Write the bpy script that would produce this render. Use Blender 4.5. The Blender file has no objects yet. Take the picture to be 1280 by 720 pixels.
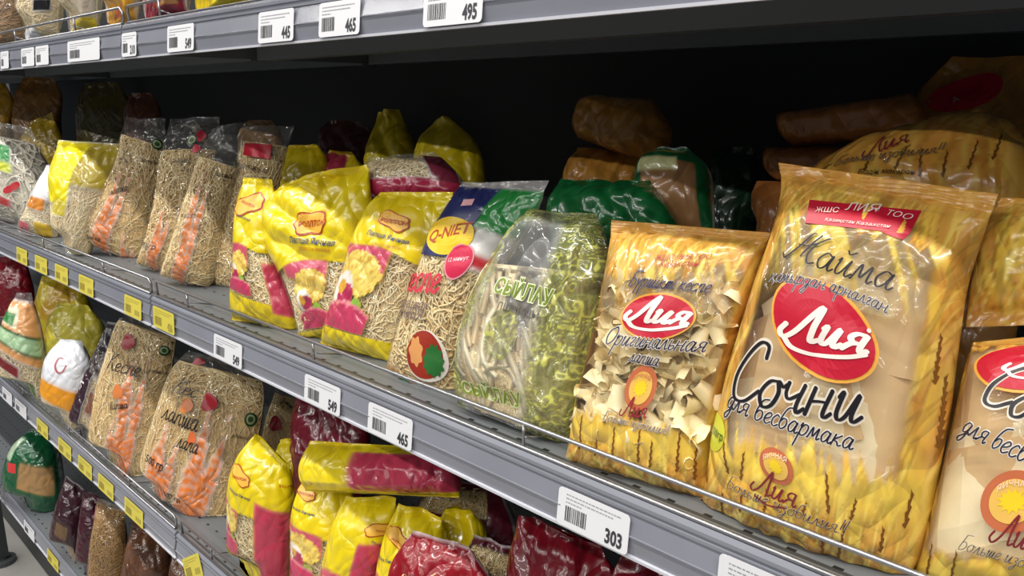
import bpy, math, random
import numpy as np

# ------------------------------------------------------------------ camera, world, light, exposure
SC = bpy.context.scene
COL = SC.collection
F_PX = 1000.0                                   # focal length in pixels of a 1280 px wide frame
CAM = np.array([0.0, -0.45, 1.25])
PITCH = math.radians(13.225)
HEAD = math.radians(45.216)
_fh = np.array([-math.cos(HEAD), math.sin(HEAD), 0.0])
_up = np.array([0, 0, 1.0])
FWD = _fh * math.cos(PITCH) - _up * math.sin(PITCH)
UPV = _fh * math.sin(PITCH) + _up * math.cos(PITCH)
RGT = np.array([math.sin(HEAD), math.cos(HEAD), 0.0])
cam = bpy.data.cameras.new('camera')
cam.sensor_width = 36.0
cam.lens = 36.0 * F_PX / 1280.0
cam.clip_start = 0.01
camo = bpy.data.objects.new('camera', cam)
COL.objects.link(camo)
camo.location = CAM
camo.rotation_euler = (math.pi / 2 - PITCH, 0, math.pi / 2 - HEAD)
SC.camera = camo

SC.view_settings.view_transform = 'Standard'
SC.view_settings.look = 'None'
SC.view_settings.exposure = 0.0
SC.view_settings.gamma = 1.0
SC.view_settings.use_curve_mapping = False
SC.cycles.transparent_max_bounces = 24
SC.cycles.max_bounces = 8

world = bpy.data.worlds.new('world')
SC.world = world
world.use_nodes = True
world.node_tree.nodes['Background'].inputs[0].default_value = (0.80, 0.88, 1.0, 1)
world.node_tree.nodes['Background'].inputs[1].default_value = 0.10


def ceiling_lamp(x, y, z, lx, ly, watts):
    l = bpy.data.lights.new('ceiling_lamp_light', 'AREA')
    l.shape = 'RECTANGLE'; l.size = lx; l.size_y = ly; l.energy = watts
    l.color = (1.0, 0.97, 0.92)
    o = bpy.data.objects.new('ceiling_lamp_light', l)
    COL.objects.link(o); o.location = (x, y, z)


# rows of fluorescent lamps: over this aisle, and over the next aisles behind the camera
ceiling_lamp(-1.2, -0.75, 2.95, 7.0, 0.07, 120.0)
ceiling_lamp(-1.2, -2.3, 3.0, 8.0, 0.07, 90.0)
ceiling_lamp(-1.2, -4.0, 3.0, 9.0, 0.09, 165.0)


# ------------------------------------------------------------------ small maths
def lin(r, g, b):
    o = []
    for c in (r, g, b):
        c /= 255.0
        o.append(c / 12.92 if c <= 0.04045 else ((c + 0.055) / 1.055) ** 2.4)
    return np.array(o)


def ray(px, py):
    return FWD + (px - 640) / F_PX * RGT - (py - 360) / F_PX * UPV


def at_y(px, py, y):
    r = ray(px, py); return CAM + r * ((y - CAM[1]) / r[1])


def at_z(px, py, z):
    r = ray(px, py); return CAM + r * ((z - CAM[2]) / r[2])


def project(P):
    d = P - CAM
    z = d @ FWD
    return 640 + F_PX * (d @ RGT) / z, 360 - F_PX * (d @ UPV) / z


def smooth(a, b, x):
    t = np.clip((x - a) / (b - a), 0, 1)
    return t * t * (3 - 2 * t)


def vnoise(x, y, seed=0):
    """value noise in 0..1"""
    rs = np.random.RandomState(seed)
    tab = rs.rand(4096)
    xi = np.floor(x).astype(int); yi = np.floor(y).astype(int)
    fx = x - xi; fy = y - yi
    fx = fx * fx * (3 - 2 * fx); fy = fy * fy * (3 - 2 * fy)
    h = lambda a, b: tab[(a * 73 + b * 179 + (a * b) * 3) & 4095]
    return (h(xi, yi) * (1 - fx) + h(xi + 1, yi) * fx) * (1 - fy) + (h(xi, yi + 1) * (1 - fx) + h(xi + 1, yi + 1) * fx) * fy


def fbm(x, y, seed=0, oct=3):
    s = 0; a = 0.5; t = 0
    for k in range(oct):
        s = s + a * vnoise(x * 2 ** k + 17.3 * k, y * 2 ** k - 9.1 * k, seed + k); t += a; a *= 0.5
    return s / t


def worley(x, y, seed=0):
    """distance to the nearest of scattered points, cell size 1"""
    rs = np.random.RandomState(seed + 900); tab = rs.rand(4096, 2)
    xi = np.floor(x).astype(int); yi = np.floor(y).astype(int); best = np.full(np.shape(x), 9.0)
    for a in (-1, 0, 1):
        for b_ in (-1, 0, 1):
            h = tab[((xi + a) * 73 + (yi + b_) * 179 + (xi + a) * (yi + b_) * 3) & 4095]
            best = np.minimum(best, np.hypot(xi + a + h[..., 0] - x, yi + b_ + h[..., 1] - y))
    return best


def ridged(x, y, seed=0):
    return 1 - np.abs(2 * vnoise(x, y, seed) - 1)


# ------------------------------------------------------------------ materials
MATS = {}


def new_mat(name):
    m = bpy.data.materials.new(name); m.use_nodes = True
    nt = m.node_tree
    for n in list(nt.nodes): nt.nodes.remove(n)
    out = nt.nodes.new('ShaderNodeOutputMaterial')
    return m, nt, out


def plain(name, rgb, rough=0.5, metal=0.0, noise=0.0, nscale=40.0, spec=0.5, coat=0.0, bump=0.0):
    if name in MATS: return MATS[name]
    m, nt, out = new_mat(name)
    p = nt.nodes.new('ShaderNodeBsdfPrincipled')
    c = lin(*rgb)
    p.inputs['Roughness'].default_value = rough
    p.inputs['Metallic'].default_value = metal
    p.inputs['Specular IOR Level'].default_value = spec
    p.inputs['Coat Weight'].default_value = coat
    p.inputs['Coat Roughness'].default_value = 0.12
    p.inputs['Base Color'].default_value = (*c, 1)
    if noise > 0 or bump > 0:
        tc = nt.nodes.new('ShaderNodeTexCoord')
        nz = nt.nodes.new('ShaderNodeTexNoise')
        nz.inputs['Scale'].default_value = nscale; nz.inputs['Detail'].default_value = 4
        nt.links.new(tc.outputs['Object'], nz.inputs['Vector'])
        if noise > 0:
            rp = nt.nodes.new('ShaderNodeValToRGB')
            rp.color_ramp.elements[0].position = 0.3; rp.color_ramp.elements[1].position = 0.7
            rp.color_ramp.elements[0].color = (*(c * (1 - noise)), 1)
            rp.color_ramp.elements[1].color = (*np.clip(c * (1 + noise), 0, 1), 1)
            nt.links.new(nz.outputs['Fac'], rp.inputs['Fac'])
            nt.links.new(rp.outputs['Color'], p.inputs['Base Color'])
        if bump > 0:
            b = nt.nodes.new('ShaderNodeBump'); b.inputs['Strength'].default_value = bump
            b.inputs['Distance'].default_value = 0.002
            nt.links.new(nz.outputs['Fac'], b.inputs['Height'])
            nt.links.new(b.outputs['Normal'], p.inputs['Normal'])
    nt.links.new(p.outputs[0], out.inputs[0])
    MATS[name] = m
    return m


def film_mat(name='printed_film', bump=0.30, scale=26.0, rough=0.15, haze=0.02):
    """clear plastic film; attribute 'print' carries the ink colour and, in alpha, how opaque the ink is"""
    if name in MATS: return MATS[name]
    m, nt, out = new_mat(name)
    N = nt.nodes.new; L = nt.links.new
    at = N('ShaderNodeAttribute'); at.attribute_name = 'print'
    tc = N('ShaderNodeTexCoord')
    # crumpled film: long sharp creases in two directions, bent by noise
    nz = N('ShaderNodeTexNoise'); nz.inputs['Scale'].default_value = scale * .8; nz.inputs['Detail'].default_value = 1.0
    L(tc.outputs['Object'], nz.inputs['Vector'])
    wv = N('ShaderNodeVectorMath'); wv.operation = 'MULTIPLY_ADD'; wv.inputs[1].default_value = (.03, .03, .03)
    L(nz.outputs['Color'], wv.inputs[0]); L(tc.outputs['Object'], wv.inputs[2])
    parts = []
    for rot, sc, wt in ((0.85, (scale * .5, scale, scale * 2.0), 1.0), (-0.95, (scale * .55, scale, scale * 2.3), .8), (1.5, (scale * .8, scale, scale * 3.2), .5)):
        mp = N('ShaderNodeMapping'); mp.inputs['Rotation'].default_value = (0, rot, 0); mp.inputs['Scale'].default_value = tuple(1.0 / q for q in sc)
        mp.vector_type = 'TEXTURE'
        L(wv.outputs[0], mp.inputs['Vector'])
        n1 = N('ShaderNodeTexNoise'); n1.inputs['Scale'].default_value = 1.0; n1.inputs['Detail'].default_value = 0.0
        L(mp.outputs[0], n1.inputs['Vector'])
        q = N('ShaderNodeMath'); q.operation = 'SUBTRACT'; q.inputs[1].default_value = 0.5; L(n1.outputs['Fac'], q.inputs[0])
        q2 = N('ShaderNodeMath'); q2.operation = 'ABSOLUTE'; L(q.outputs[0], q2.inputs[0])
        q3 = N('ShaderNodeMath'); q3.operation = 'MULTIPLY'; q3.inputs[1].default_value = wt; L(q2.outputs[0], q3.inputs[0]); parts.append(q3)
    a1 = N('ShaderNodeMath'); L(parts[0].outputs[0], a1.inputs[0]); L(parts[1].outputs[0], a1.inputs[1])
    hs = N('ShaderNodeMath'); L(a1.outputs[0], hs.inputs[0]); L(parts[2].outputs[0], hs.inputs[1])
    bp = N('ShaderNodeBump'); bp.inputs['Strength'].default_value = bump; bp.inputs['Distance'].default_value = 0.030
    L(hs.outputs[0], bp.inputs['Height'])
    ink = N('ShaderNodeBsdfPrincipled')
    ink.inputs['Roughness'].default_value = rough + 0.13
    ink.inputs['Coat Weight'].default_value = 0.6; ink.inputs['Coat Roughness'].default_value = 0.07
    L(at.outputs['Color'], ink.inputs['Base Color']); L(bp.outputs[0], ink.inputs['Normal'])
    L(bp.outputs[0], ink.inputs['Coat Normal'])
    tr = N('ShaderNodeBsdfTransparent'); tr.inputs[0].default_value = (0.985, 0.985, 0.98, 1)
    gl = N('ShaderNodeBsdfGlossy'); gl.inputs['Roughness'].default_value = rough * 0.75
    L(bp.outputs[0], gl.inputs['Normal'])
    df = N('ShaderNodeBsdfDiffuse'); df.inputs[0].default_value = (0.85, 0.86, 0.86, 1)
    hz = N('ShaderNodeMixShader'); hz.inputs[0].default_value = haze
    L(tr.outputs[0], hz.inputs[1]); L(df.outputs[0], hz.inputs[2])
    fr = N('ShaderNodeFresnel'); fr.inputs['IOR'].default_value = 1.5
    fm = N('ShaderNodeMath'); fm.operation = 'MULTIPLY_ADD'; fm.inputs[1].default_value = 0.55; fm.inputs[2].default_value = 0.015
    fm.use_clamp = True
    cp = N('ShaderNodeMath'); cp.operation = 'MINIMUM'; cp.inputs[1].default_value = 0.35
    L(fr.outputs[0], cp.inputs[0]); L(cp.outputs[0], fm.inputs[0])
    clear = N('ShaderNodeMixShader'); L(fm.outputs[0], clear.inputs[0]); L(hz.outputs[0], clear.inputs[1]); L(gl.outputs[0], clear.inputs[2])
    mx = N('ShaderNodeMixShader'); L(at.outputs['Alpha'], mx.inputs[0]); L(clear.outputs[0], mx.inputs[1]); L(ink.outputs[0], mx.inputs[2])
    L(mx.outputs[0], out.inputs[0])
    MATS[name] = m
    return m


def strand_mat(name, a, b, rough=0.5):
    """noodles: every strand its own tone between a and b"""
    if name in MATS: return MATS[name]
    m, nt, out = new_mat(name)
    N = nt.nodes.new; L = nt.links.new
    g = N('ShaderNodeNewGeometry')
    rp = N('ShaderNodeValToRGB')
    rp.color_ramp.elements[0].color = (*lin(*a), 1); rp.color_ramp.elements[1].color = (*lin(*b), 1)
    L(g.outputs['Random Per Island'], rp.inputs['Fac'])
    p = N('ShaderNodeBsdfPrincipled'); p.inputs['Roughness'].default_value = rough
    L(rp.outputs[0], p.inputs['Base Color']); L(p.outputs[0], out.inputs[0])
    MATS[name] = m
    return m


def ink(rgb):
    return plain('ink_%d_%d_%d' % rgb, rgb, rough=0.35)


# ------------------------------------------------------------------ objects and meshes
def mesh_obj(name, verts, faces, mat, parent=None, origin=None, smooth_shade=True, attr=None):
    """verts in world space, origin = object location in world space"""
    verts = np.asarray(verts, float)
    org = np.zeros(3) if origin is None else np.asarray(origin, float)
    me = bpy.data.meshes.new(name)
    V = verts - org
    if isinstance(faces, np.ndarray):
        n, k = faces.shape
        me.vertices.add(len(V)); me.vertices.foreach_set('co', V.astype(np.float32).ravel())
        me.loops.add(n * k); me.loops.foreach_set('vertex_index', faces.astype(np.int32).ravel())
        me.polygons.add(n); me.polygons.foreach_set('loop_start', np.arange(0, n * k, k, dtype=np.int32))
        me.update(calc_edges=True)
    else:
        me.from_pydata([tuple(v) for v in V], [], [tuple(f) for f in faces]); me.update()
    if smooth_shade: me.polygons.foreach_set('use_smooth', np.ones(len(me.polygons), bool))
    if attr is not None:
        a = me.color_attributes.new('print', 'FLOAT_COLOR', 'POINT')
        a.data.foreach_set('color', attr.astype(np.float32).ravel())
    me.materials.append(mat)
    o = bpy.data.objects.new(name, me)
    COL.objects.link(o)
    if parent is not None:
        o.parent = parent
        po = np.array(world_loc(parent))
        o.location = org - po
    else:
        o.location = org
    return o


def world_loc(o):
    p = np.array(o.location)
    while o.parent is not None:
        o = o.parent; p = p + np.array(o.location)
    return p


def tag(o, label, cat, group=None, kind=None):
    if label: o['label'] = label
    if cat: o['category'] = cat
    if group: o['group'] = group
    if kind: o['kind'] = kind
    return o


def thing(name, loc, label, cat, group=None):
    o = bpy.data.objects.new(name, None); COL.objects.link(o)
    o.empty_display_size = 0.02
    o.location = loc
    return tag(o, label, cat, group)


class MB:
    """collects boxes, tubes and extrusions into one mesh"""
    def __init__(s): s.v = []; s.f = []
    def add(s, v, f):
        n = len(s.v); s.v += [tuple(p) for p in v]; s.f += [tuple(i + n for i in q) for q in f]
    def box(s, a, b):
        (x0, y0, z0), (x1, y1, z1) = a, b
        s.add([(x0, y0, z0), (x1, y0, z0), (x1, y1, z0), (x0, y1, z0), (x0, y0, z1), (x1, y0, z1), (x1, y1, z1), (x0, y1, z1)],
              [(0, 3, 2, 1), (4, 5, 6, 7), (0, 1, 5, 4), (1, 2, 6, 5), (2, 3, 7, 6), (3, 0, 4, 7)])
    def tube(s, pts, r, k=8):
        pts = [np.array(p, float) for p in pts]; n = len(pts); v = []
        for i, p in enumerate(pts):
            t = pts[min(i + 1, n - 1)] - pts[max(i - 1, 0)]; t /= np.linalg.norm(t)
            a = np.cross(t, (0.31, 0.87, 0.38)); a /= np.linalg.norm(a); b = np.cross(t, a)
            v += [p + r * (math.cos(q) * a + math.sin(q) * b) for q in [2 * math.pi * j / k for j in range(k)]]
        f = [(i * k + j, i * k + (j + 1) % k, (i + 1) * k + (j + 1) % k, (i + 1) * k + j) for i in range(n - 1) for j in range(k)]
        f += [tuple(range(k))[::-1], tuple(range((n - 1) * k, n * k))]
        s.add(v, f)
    def extrude_x(s, prof, x0, x1):
        n = len(prof)
        v = [(x0, y, z) for y, z in prof] + [(x1, y, z) for y, z in prof]
        f = [(i, (i + 1) % n, n + (i + 1) % n, n + i) for i in range(n)]
        f += [tuple(range(n))[::-1], tuple(range(n, 2 * n))]
        s.add(v, f)
    def build(s, name, mat, parent=None, origin=None, sm=False):
        return mesh_obj(name, s.v, s.f, mat, parent, origin, sm)

# ------------------------------------------------------------------ the place: floor and shelving
Z_DECK = {'top': 1.352, 'middle': 0.964, 'lower': 0.571, 'lowest': 0.212}
DEPTH = 0.46


def floor_mat():
    m, nt, out = new_mat('floor_tiles')
    N = nt.nodes.new; L = nt.links.new
    tc = N('ShaderNodeTexCoord'); nz = N('ShaderNodeTexNoise'); nz.inputs['Scale'].default_value = 9; nz.inputs['Detail'].default_value = 6
    L(tc.outputs['Object'], nz.inputs['Vector'])
    rp = N('ShaderNodeValToRGB'); rp.color_ramp.elements[0].color = (*lin(128, 126, 122), 1); rp.color_ramp.elements[1].color = (*lin(158, 156, 152), 1)
    L(nz.outputs['Fac'], rp.inputs[0])
    p = N('ShaderNodeBsdfPrincipled'); p.inputs['Roughness'].default_value = 0.35
    L(rp.outputs[0], p.inputs['Base Color']); L(p.outputs[0], out.inputs[0])
    return m


b = MB(); b.box((-5, -3.6, -0.04), (2.5, 0.7, 0.0))
fl = b.build('floor', floor_mat()); fl['kind'] = 'structure'


def deck_mat():
    """painted shelf steel with rows of punched holes"""
    m, nt, out = new_mat('shelf_steel')
    N = nt.nodes.new; L = nt.links.new
    tc = N('ShaderNodeTexCoord'); sp = N('ShaderNodeSeparateXYZ'); L(tc.outputs['Object'], sp.inputs[0])
    def cell(sock, pitch, off):
        a = N('ShaderNodeMath'); a.operation = 'MULTIPLY_ADD'; a.inputs[1].default_value = 1 / pitch; a.inputs[2].default_value = off
        L(sock, a.inputs[0])
        f = N('ShaderNodeMath'); f.operation = 'FRACT'; L(a.outputs[0], f.inputs[0])
        c = N('ShaderNodeMath'); c.operation = 'SUBTRACT'; c.inputs[1].default_value = 0.5; L(f.outputs[0], c.inputs[0])
        d = N('ShaderNodeMath'); d.operation = 'ABSOLUTE'; L(c.outputs[0], d.inputs[0]); return d.outputs[0]
    cx = cell(sp.outputs['X'], 0.031, 0.0); cy = cell(sp.outputs['Y'], 0.031, 0.1)
    l1 = N('ShaderNodeMath'); l1.operation = 'LESS_THAN'; l1.inputs[1].default_value = 0.11; L(cx, l1.inputs[0])
    l2 = N('ShaderNodeMath'); l2.operation = 'LESS_THAN'; l2.inputs[1].default_value = 0.055; L(cy, l2.inputs[0])
    mu = N('ShaderNodeMath'); mu.operation = 'MULTIPLY'; L(l1.outputs[0], mu.inputs[0]); L(l2.outputs[0], mu.inputs[1])
    mx = N('ShaderNodeMix'); mx.data_type = 'RGBA'
    mx.inputs[6].default_value = (*lin(108, 112, 115), 1); mx.inputs[7].default_value = (*lin(30, 32, 34), 1)
    L(mu.outputs[0], mx.inputs[0])
    p = N('ShaderNodeBsdfPrincipled'); p.inputs['Roughness'].default_value = 0.42
    L(mx.outputs[2], p.inputs['Base Color']); L(p.outputs[0], out.inputs[0])
    return m


M_DECK = deck_mat()
M_DARK = plain('graphite_steel', (52, 55, 57), 0.55)
M_BACK = plain('back_panel_steel', (38, 40, 41), 0.6)
M_RAIL = plain('price_rail_plastic', (130, 132, 142), 0.22, noise=0.06, nscale=14, coat=0.4)
M_RAILEDGE = plain('rail_edge_plastic', (196, 197, 205), 0.25)
M_WIRE = plain('chromed_wire', (168, 168, 172), 0.34, metal=0.9)
RAIL_TOP = (-0.003, -0.004)                     # (y, z) against the deck height
RAIL_FACE = [(-0.003, 0.000), (-0.006, -0.003), (-0.006, -0.006), (-0.0045, -0.0065), (-0.0045, -0.0085), (-0.0065, -0.009),
             (-0.0065, -0.0115), (-0.005, -0.012), (-0.0088, -0.028), (-0.0098, -0.0284), (-0.0098, -0.0292), (-0.0086, -0.0300), (-0.0072, -0.0445)]


def rail_y(dz):
    """y of the rail's front face a given distance under the deck"""
    zs = [-p[1] for p in RAIL_FACE]; ys = [p[0] for p in RAIL_FACE]
    return float(np.interp(dz, zs, ys))


def shelf(parent, key, x0, x1, fence):
    z = Z_DECK[key]
    b = MB()
    b.box((x0, 0.0, z - 0.0025), (x1, DEPTH, z))                    # deck sheet
    b.box((x0, 0.0, z - 0.042), (x1, 0.003, z - 0.003))             # front fold
    b.box((x0, 0.003, z - 0.042), (x1, 0.022, z - 0.040))           # return flange
    for yy in (0.19, 0.40):                                         # stiffeners under the deck
        b.box((x0 + 0.01, yy, z - 0.042), (x1 - 0.01, yy + 0.025, z - 0.0026))
    for xx in (x0, x1 - 0.0015):
        b.box((xx, 0.004, z - 0.040), (xx + 0.0015, DEPTH, z - 0.003))
    s = b.build('shelf', M_DECK, parent)
    g = 0.003
    prof = [(y, z + dz) for y, dz in RAIL_FACE] + [(-0.0055, z - 0.0445), (-0.001, z - 0.004), (-0.0005, z - 0.0005)]
    b = MB(); b.extrude_x(prof, x0 + g, x1 - g); b.build('price_rail', M_RAIL, s)
    b = MB(); b.extrude_x([(-0.0072, z - 0.0442), (-0.0096, z - 0.0446), (-0.0096, z - 0.0468), (-0.0052, z - 0.0468), (-0.0052, z - 0.0446)], x0 + g, x1 - g)
    o = b.build('rail_edge', M_RAILEDGE, s); o['label'] = 'pale lower edge of the price rail'
    if fence:
        h = 0.0235; e = 0.012
        b = MB()
        b.tube([(x0 + e, 0.0015, z + 0.0018), (x0 + e * .8, 0.001, z + h - .006), (x0 + e * .9 + 0.004, 0, z + h), (x1 - e * .9 - 0.004, 0, z + h), (x1 - e * .8, 0.001, z + h - .006), (x1 - e, 0.0015, z + 0.0018)], 0.0019)
        b.tube([(x0 + e, -0.001, z + 0.0016), (x1 - e, -0.001, z + 0.0016)], 0.0019)
        b.build('wire_fence', M_WIRE, s, sm=True)
        k = math.ceil((x0 + 0.05 + 0.433) / 0.3265)
        while -0.433 + k * 0.3265 < x1 - 0.04:
            xx = -0.433 + k * 0.3265; k += 1
            b = MB(); b.tube([(xx, 0.0, z + 0.002), (xx, 0.0, z + h)], 0.0015)
            b.tube([(xx, 0.0, z + h * .45), (xx + .002, 0.035, z + 0.0015)], 0.0010, 6)
            b.build('fence_post', M_WIRE, s, sm=True)
    return s


def shelving(x0, x1, label):
    t = thing('shelving_bay', (x0, 0.23, 0), label, 'shelf', None)
    b = MB(); b.box((x0, DEPTH, 0.06), (x1, DEPTH + 0.012, 1.95)); b.build('back_panel', M_BACK, t)
    for xx in (x0, x1):
        b = MB(); b.box((xx - 0.014, DEPTH + 0.0125, 0.0), (xx + 0.014, DEPTH + 0.05, 1.97)); b.build('upright', M_DARK, t)
    b = MB(); b.box((x0, 0.035, 0.0), (x1, 0.05, 0.165)); b.build('kickplate', M_DARK, t)
    for key in ('top', 'middle', 'lower', 'lowest'):
        shelf(t, key, x0, x1, key != 'lowest')
    return t


JOINT = -1.205
shelving(-3.69, -2.44, 'grey steel shelving bay beyond the dark post at the left picture edge')
shelving(-2.44, JOINT, 'grey steel shelving bay at the far left, its price rails full of yellow labels')
shelving(JOINT, 0.06, 'grey steel shelving bay in the middle holding the yellow noodle packs')
shelving(0.06, 1.0, 'grey steel shelving bay at the right behind the biggest gold packs')

t = thing('steel_post', (-2.40, -0.035, 0), 'dark steel post with a flat foot standing left of the lowest shelf', 'post')
b = MB(); b.box((-2.425, -0.05, 0.02), (-2.39, -0.02, 1.30)); b.build('post_tube', plain('post_black', (38, 42, 44), 0.5), t)
b = MB(); b.tube([(-2.405, -0.035, 0.0), (-2.405, -0.035, 0.012)], 0.034, 20); b.tube([(-2.405, -0.035, 0.012), (-2.405, -0.035, 0.03)], 0.014, 14)
b.build('foot', plain('post_foot', (60, 64, 66), 0.45), t)

# ------------------------------------------------------------------ text
_TXT = {}


def text2d(body, bold=0.0, res=2):
    """flat glyph mesh: verts (n,2) with baseline at y=0, faces"""
    k = (body, bold, res)
    if k in _TXT: return _TXT[k]
    c = bpy.data.curves.new('text', 'FONT'); c.body = body; c.resolution_u = res; c.offset = bold
    o = bpy.data.objects.new('text', c); COL.objects.link(o)
    dg = bpy.context.evaluated_depsgraph_get()
    me = bpy.data.meshes.new_from_object(o.evaluated_get(dg))
    v = np.array([p.co[:2] for p in me.vertices]).reshape(-1, 2); f = [tuple(p.vertices) for p in me.polygons]
    bpy.data.meshes.remove(me); bpy.data.objects.remove(o); bpy.data.curves.remove(c)
    if len(v): v[:, 0] -= v[:, 0].min()
    _TXT[k] = (v, f)
    return v, f


# hand-lettered Cyrillic, x-height 1
G = {
 'С': ([[(1.3,1.6),(1.2,2.0),(.75,2.05),(.3,1.5),(.1,.8),(.35,.12),(.95,.05),(1.5,.5)]], 1.5),
 'о': ([[(.75,.95),(.35,.9),(.1,.45),(.35,.03),(.7,.1),(.85,.55),(.7,.95),(.95,.8),(1.1,.9)]], 1.05),
 'ч': ([[(.1,1),(.12,.6),(.35,.42),(.75,.65)], [(.85,1),(.75,.3),(.85,.02),(1.1,.2)]], 1.1),
 'н': ([[(.2,1),(.1,0)], [(.14,.5),(.5,.55),(.82,.55)], [(.88,1),(.78,.2),(.9,.02),(1.1,.2)]], 1.1),
 'и': ([[(.1,.8),(.22,1),(.18,.3),(.32,.03),(.55,.2),(.82,1),(.76,.25),(.9,.02),(1.15,.25)]], 1.12),
 'й': ([[(.1,.8),(.22,1),(.18,.3),(.32,.03),(.55,.2),(.82,1),(.76,.25),(.9,.02),(1.15,.25)], [(.3,1.6),(.5,1.35),(.8,1.6)]], 1.12),
 'л': ([[(0,.05),(.15,.08),(.35,.6),(.52,1.0),(.62,.4),(.75,.03),(1.0,.2)]], .95),
 'я': ([[(.05,.05),(.3,.4),(.55,.5)], [(.78,1),(.4,1),(.22,.75),(.42,.5),(.75,.5)], [(.79,1),(.74,.25),(.88,.02),(1.05,.2)]], 1.05),
 'д': ([[(.75,.9),(.35,.95),(.1,.5),(.3,.05),(.65,.2),(.82,.9),(.72,-.4),(.4,-.9),(.15,-.6),(.6,-.1),(1.0,.2)]], 1.0),
 'б': ([[(.95,2.0),(.4,1.8),(.12,1.0),(.15,.3),(.45,.02),(.8,.35),(.7,.85),(.35,.9),(.15,.6)]], 1.0),
 'е': ([[(.1,.4),(.5,.55),(.72,.8),(.45,1),(.15,.7),(.15,.25),(.45,.02),(.85,.25)]], .88),
 'с': ([[(.75,.85),(.45,1),(.12,.6),(.2,.15),(.5,.02),(.85,.25)]], .85),
 'а': ([[(.75,.85),(.4,1),(.1,.5),(.3,.05),(.6,.2),(.8,.95),(.75,.25),(.9,.02),(1.1,.2)]], 1.05),
 'р': ([[(.1,.8),(.24,1),(.1,-1.0)], [(.2,.6),(.5,1),(.85,.85),(.8,.3),(.5,.02),(.2,.2)]], 1.0),
 'м': ([[(0,.05),(.1,.1),(.3,1),(.5,.2),(.85,1),(.9,.2),(1.0,.02),(1.2,.2)]], 1.2),
 'к': ([[(.2,1),(.1,0)], [(.75,.98),(.2,.5),(.5,.35),(.7,.05),(.95,.15)]], .95),
 'қ': ([[(.2,1),(.1,0)], [(.75,.98),(.2,.5),(.5,.35),(.7,.05),(.9,.05),(.85,-.35)]], .98),
 'Л': ([[(-.25,.7),(-.4,.25),(-.1,-.02),(.35,.5),(.95,2.0),(.98,.8),(1.08,.05),(1.4,.2)]], 1.3),
 'О': ([[(.9,1.9),(.3,1.6),(.1,.8),(.5,.05),(1.1,.4),(1.25,1.3),(.9,1.95),(.5,1.7)]], 1.4),
 'Ж': ([[(-.3,.15),(0,-.05),(.4,.8),(.75,1.9),(.95,2.0)], [(.3,.95),(.9,1.05),(1.4,1.4)], [(1.35,2.0),(1.0,1.0),(.85,.3)], [(1.9,2.0),(1.5,1.5),(1.3,1.1)], [(1.3,1.1),(1.2,.5),(1.45,.05),(1.85,.2)]], 1.9),
 'г': ([[(.1,.8),(.3,1),(.55,.85),(.25,.3),(.4,.02),(.7,.25)]], .75),
 'ғ': ([[(.1,.8),(.3,1),(.55,.85),(.25,.3),(.4,.02),(.7,.25)], [(.15,.55),(.6,.6)]], .75),
 'ь': ([[(.15,1),(.15,.3),(.35,.02),(.7,.25),(.55,.5),(.2,.4)]], .8),
 'ы': ([[(.15,1),(.15,.3),(.3,.02),(.55,.25),(.4,.5),(.2,.4)], [(.9,1),(.84,.2),(.95,.02),(1.1,.2)]], 1.1),
 'ш': ([[(.1,.8),(.22,1),(.2,.2),(.4,.03),(.6,1),(.6,.2),(.8,.03),(1.0,1),(1.0,.2),(1.15,.02),(1.35,.2)]], 1.3),
 'п': ([[(.1,0),(.2,1)], [(.14,.6),(.45,1),(.68,.9),(.66,.2),(.8,.02),(1.0,.2)]], .98),
 'К': ([[(.25,2),(.1,0)], [(1.05,1.95),(.2,.95),(.6,.7),(1.0,0),(1.25,.1)]], 1.2),
 'Б': ([[(1.35,2.05),(.4,1.9)], [(.45,1.9),(.2,.1),(.7,0),(1.1,.5),(.8,1.0),(.3,.95)]], 1.3),
 'з': ([[(.1,.9),(.45,1),(.6,.75),(.35,.5),(.65,.3),(.5,-.5),(.2,-.8),(.1,-.5),(.75,.1)]], .78),
 'ү': ([[(.1,1),(.38,.3)], [(.78,1),(.38,.2),(.28,-.9)]], .82),
 'і': ([[(.2,1),(.14,.2),(.25,.02),(.45,.2)], [(.24,1.45),(.26,1.55)]], .45),
 'т': ([[(0,.05),(.1,.1),(.25,1),(.35,.1)], [(.3,.8),(.5,1),(.6,.1)], [(.55,.8),(.8,1),(.85,.2),(1.0,.02),(1.15,.2)]], 1.15),
 '!': ([[(.3,1.9),(.2,.6)], [(.16,.1),(.17,.16)]], .45),
 'Д': ([[(.1,0),(.5,.6),(.8,2.0),(1.1,.6),(1.1,.1)], [(0,-.3),(.1,.02),(1.3,.05),(1.3,-.3)]], 1.4),
 ' ': ([], .6),
}


def spline(pts, n=7):
    P = np.array(pts, float)
    if len(P) == 2: return P[0] + (P[1] - P[0]) * np.linspace(0, 1, n)[:, None]
    Q = np.vstack([2 * P[0] - P[1], P, 2 * P[-1] - P[-2]])
    out = []
    for i in range(1, len(Q) - 2):
        t = np.linspace(0, 1, n, endpoint=False)[:, None]
        a, b_, c, d = Q[i - 1], Q[i], Q[i + 1], Q[i + 2]
        out.append(.5 * (2 * b_ + (c - a) * t + (2 * a - 5 * b_ + 4 * c - d) * t ** 2 + (3 * b_ - a - 3 * c + d) * t ** 3))
    out.append(P[-1:])
    return np.vstack(out)


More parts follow.
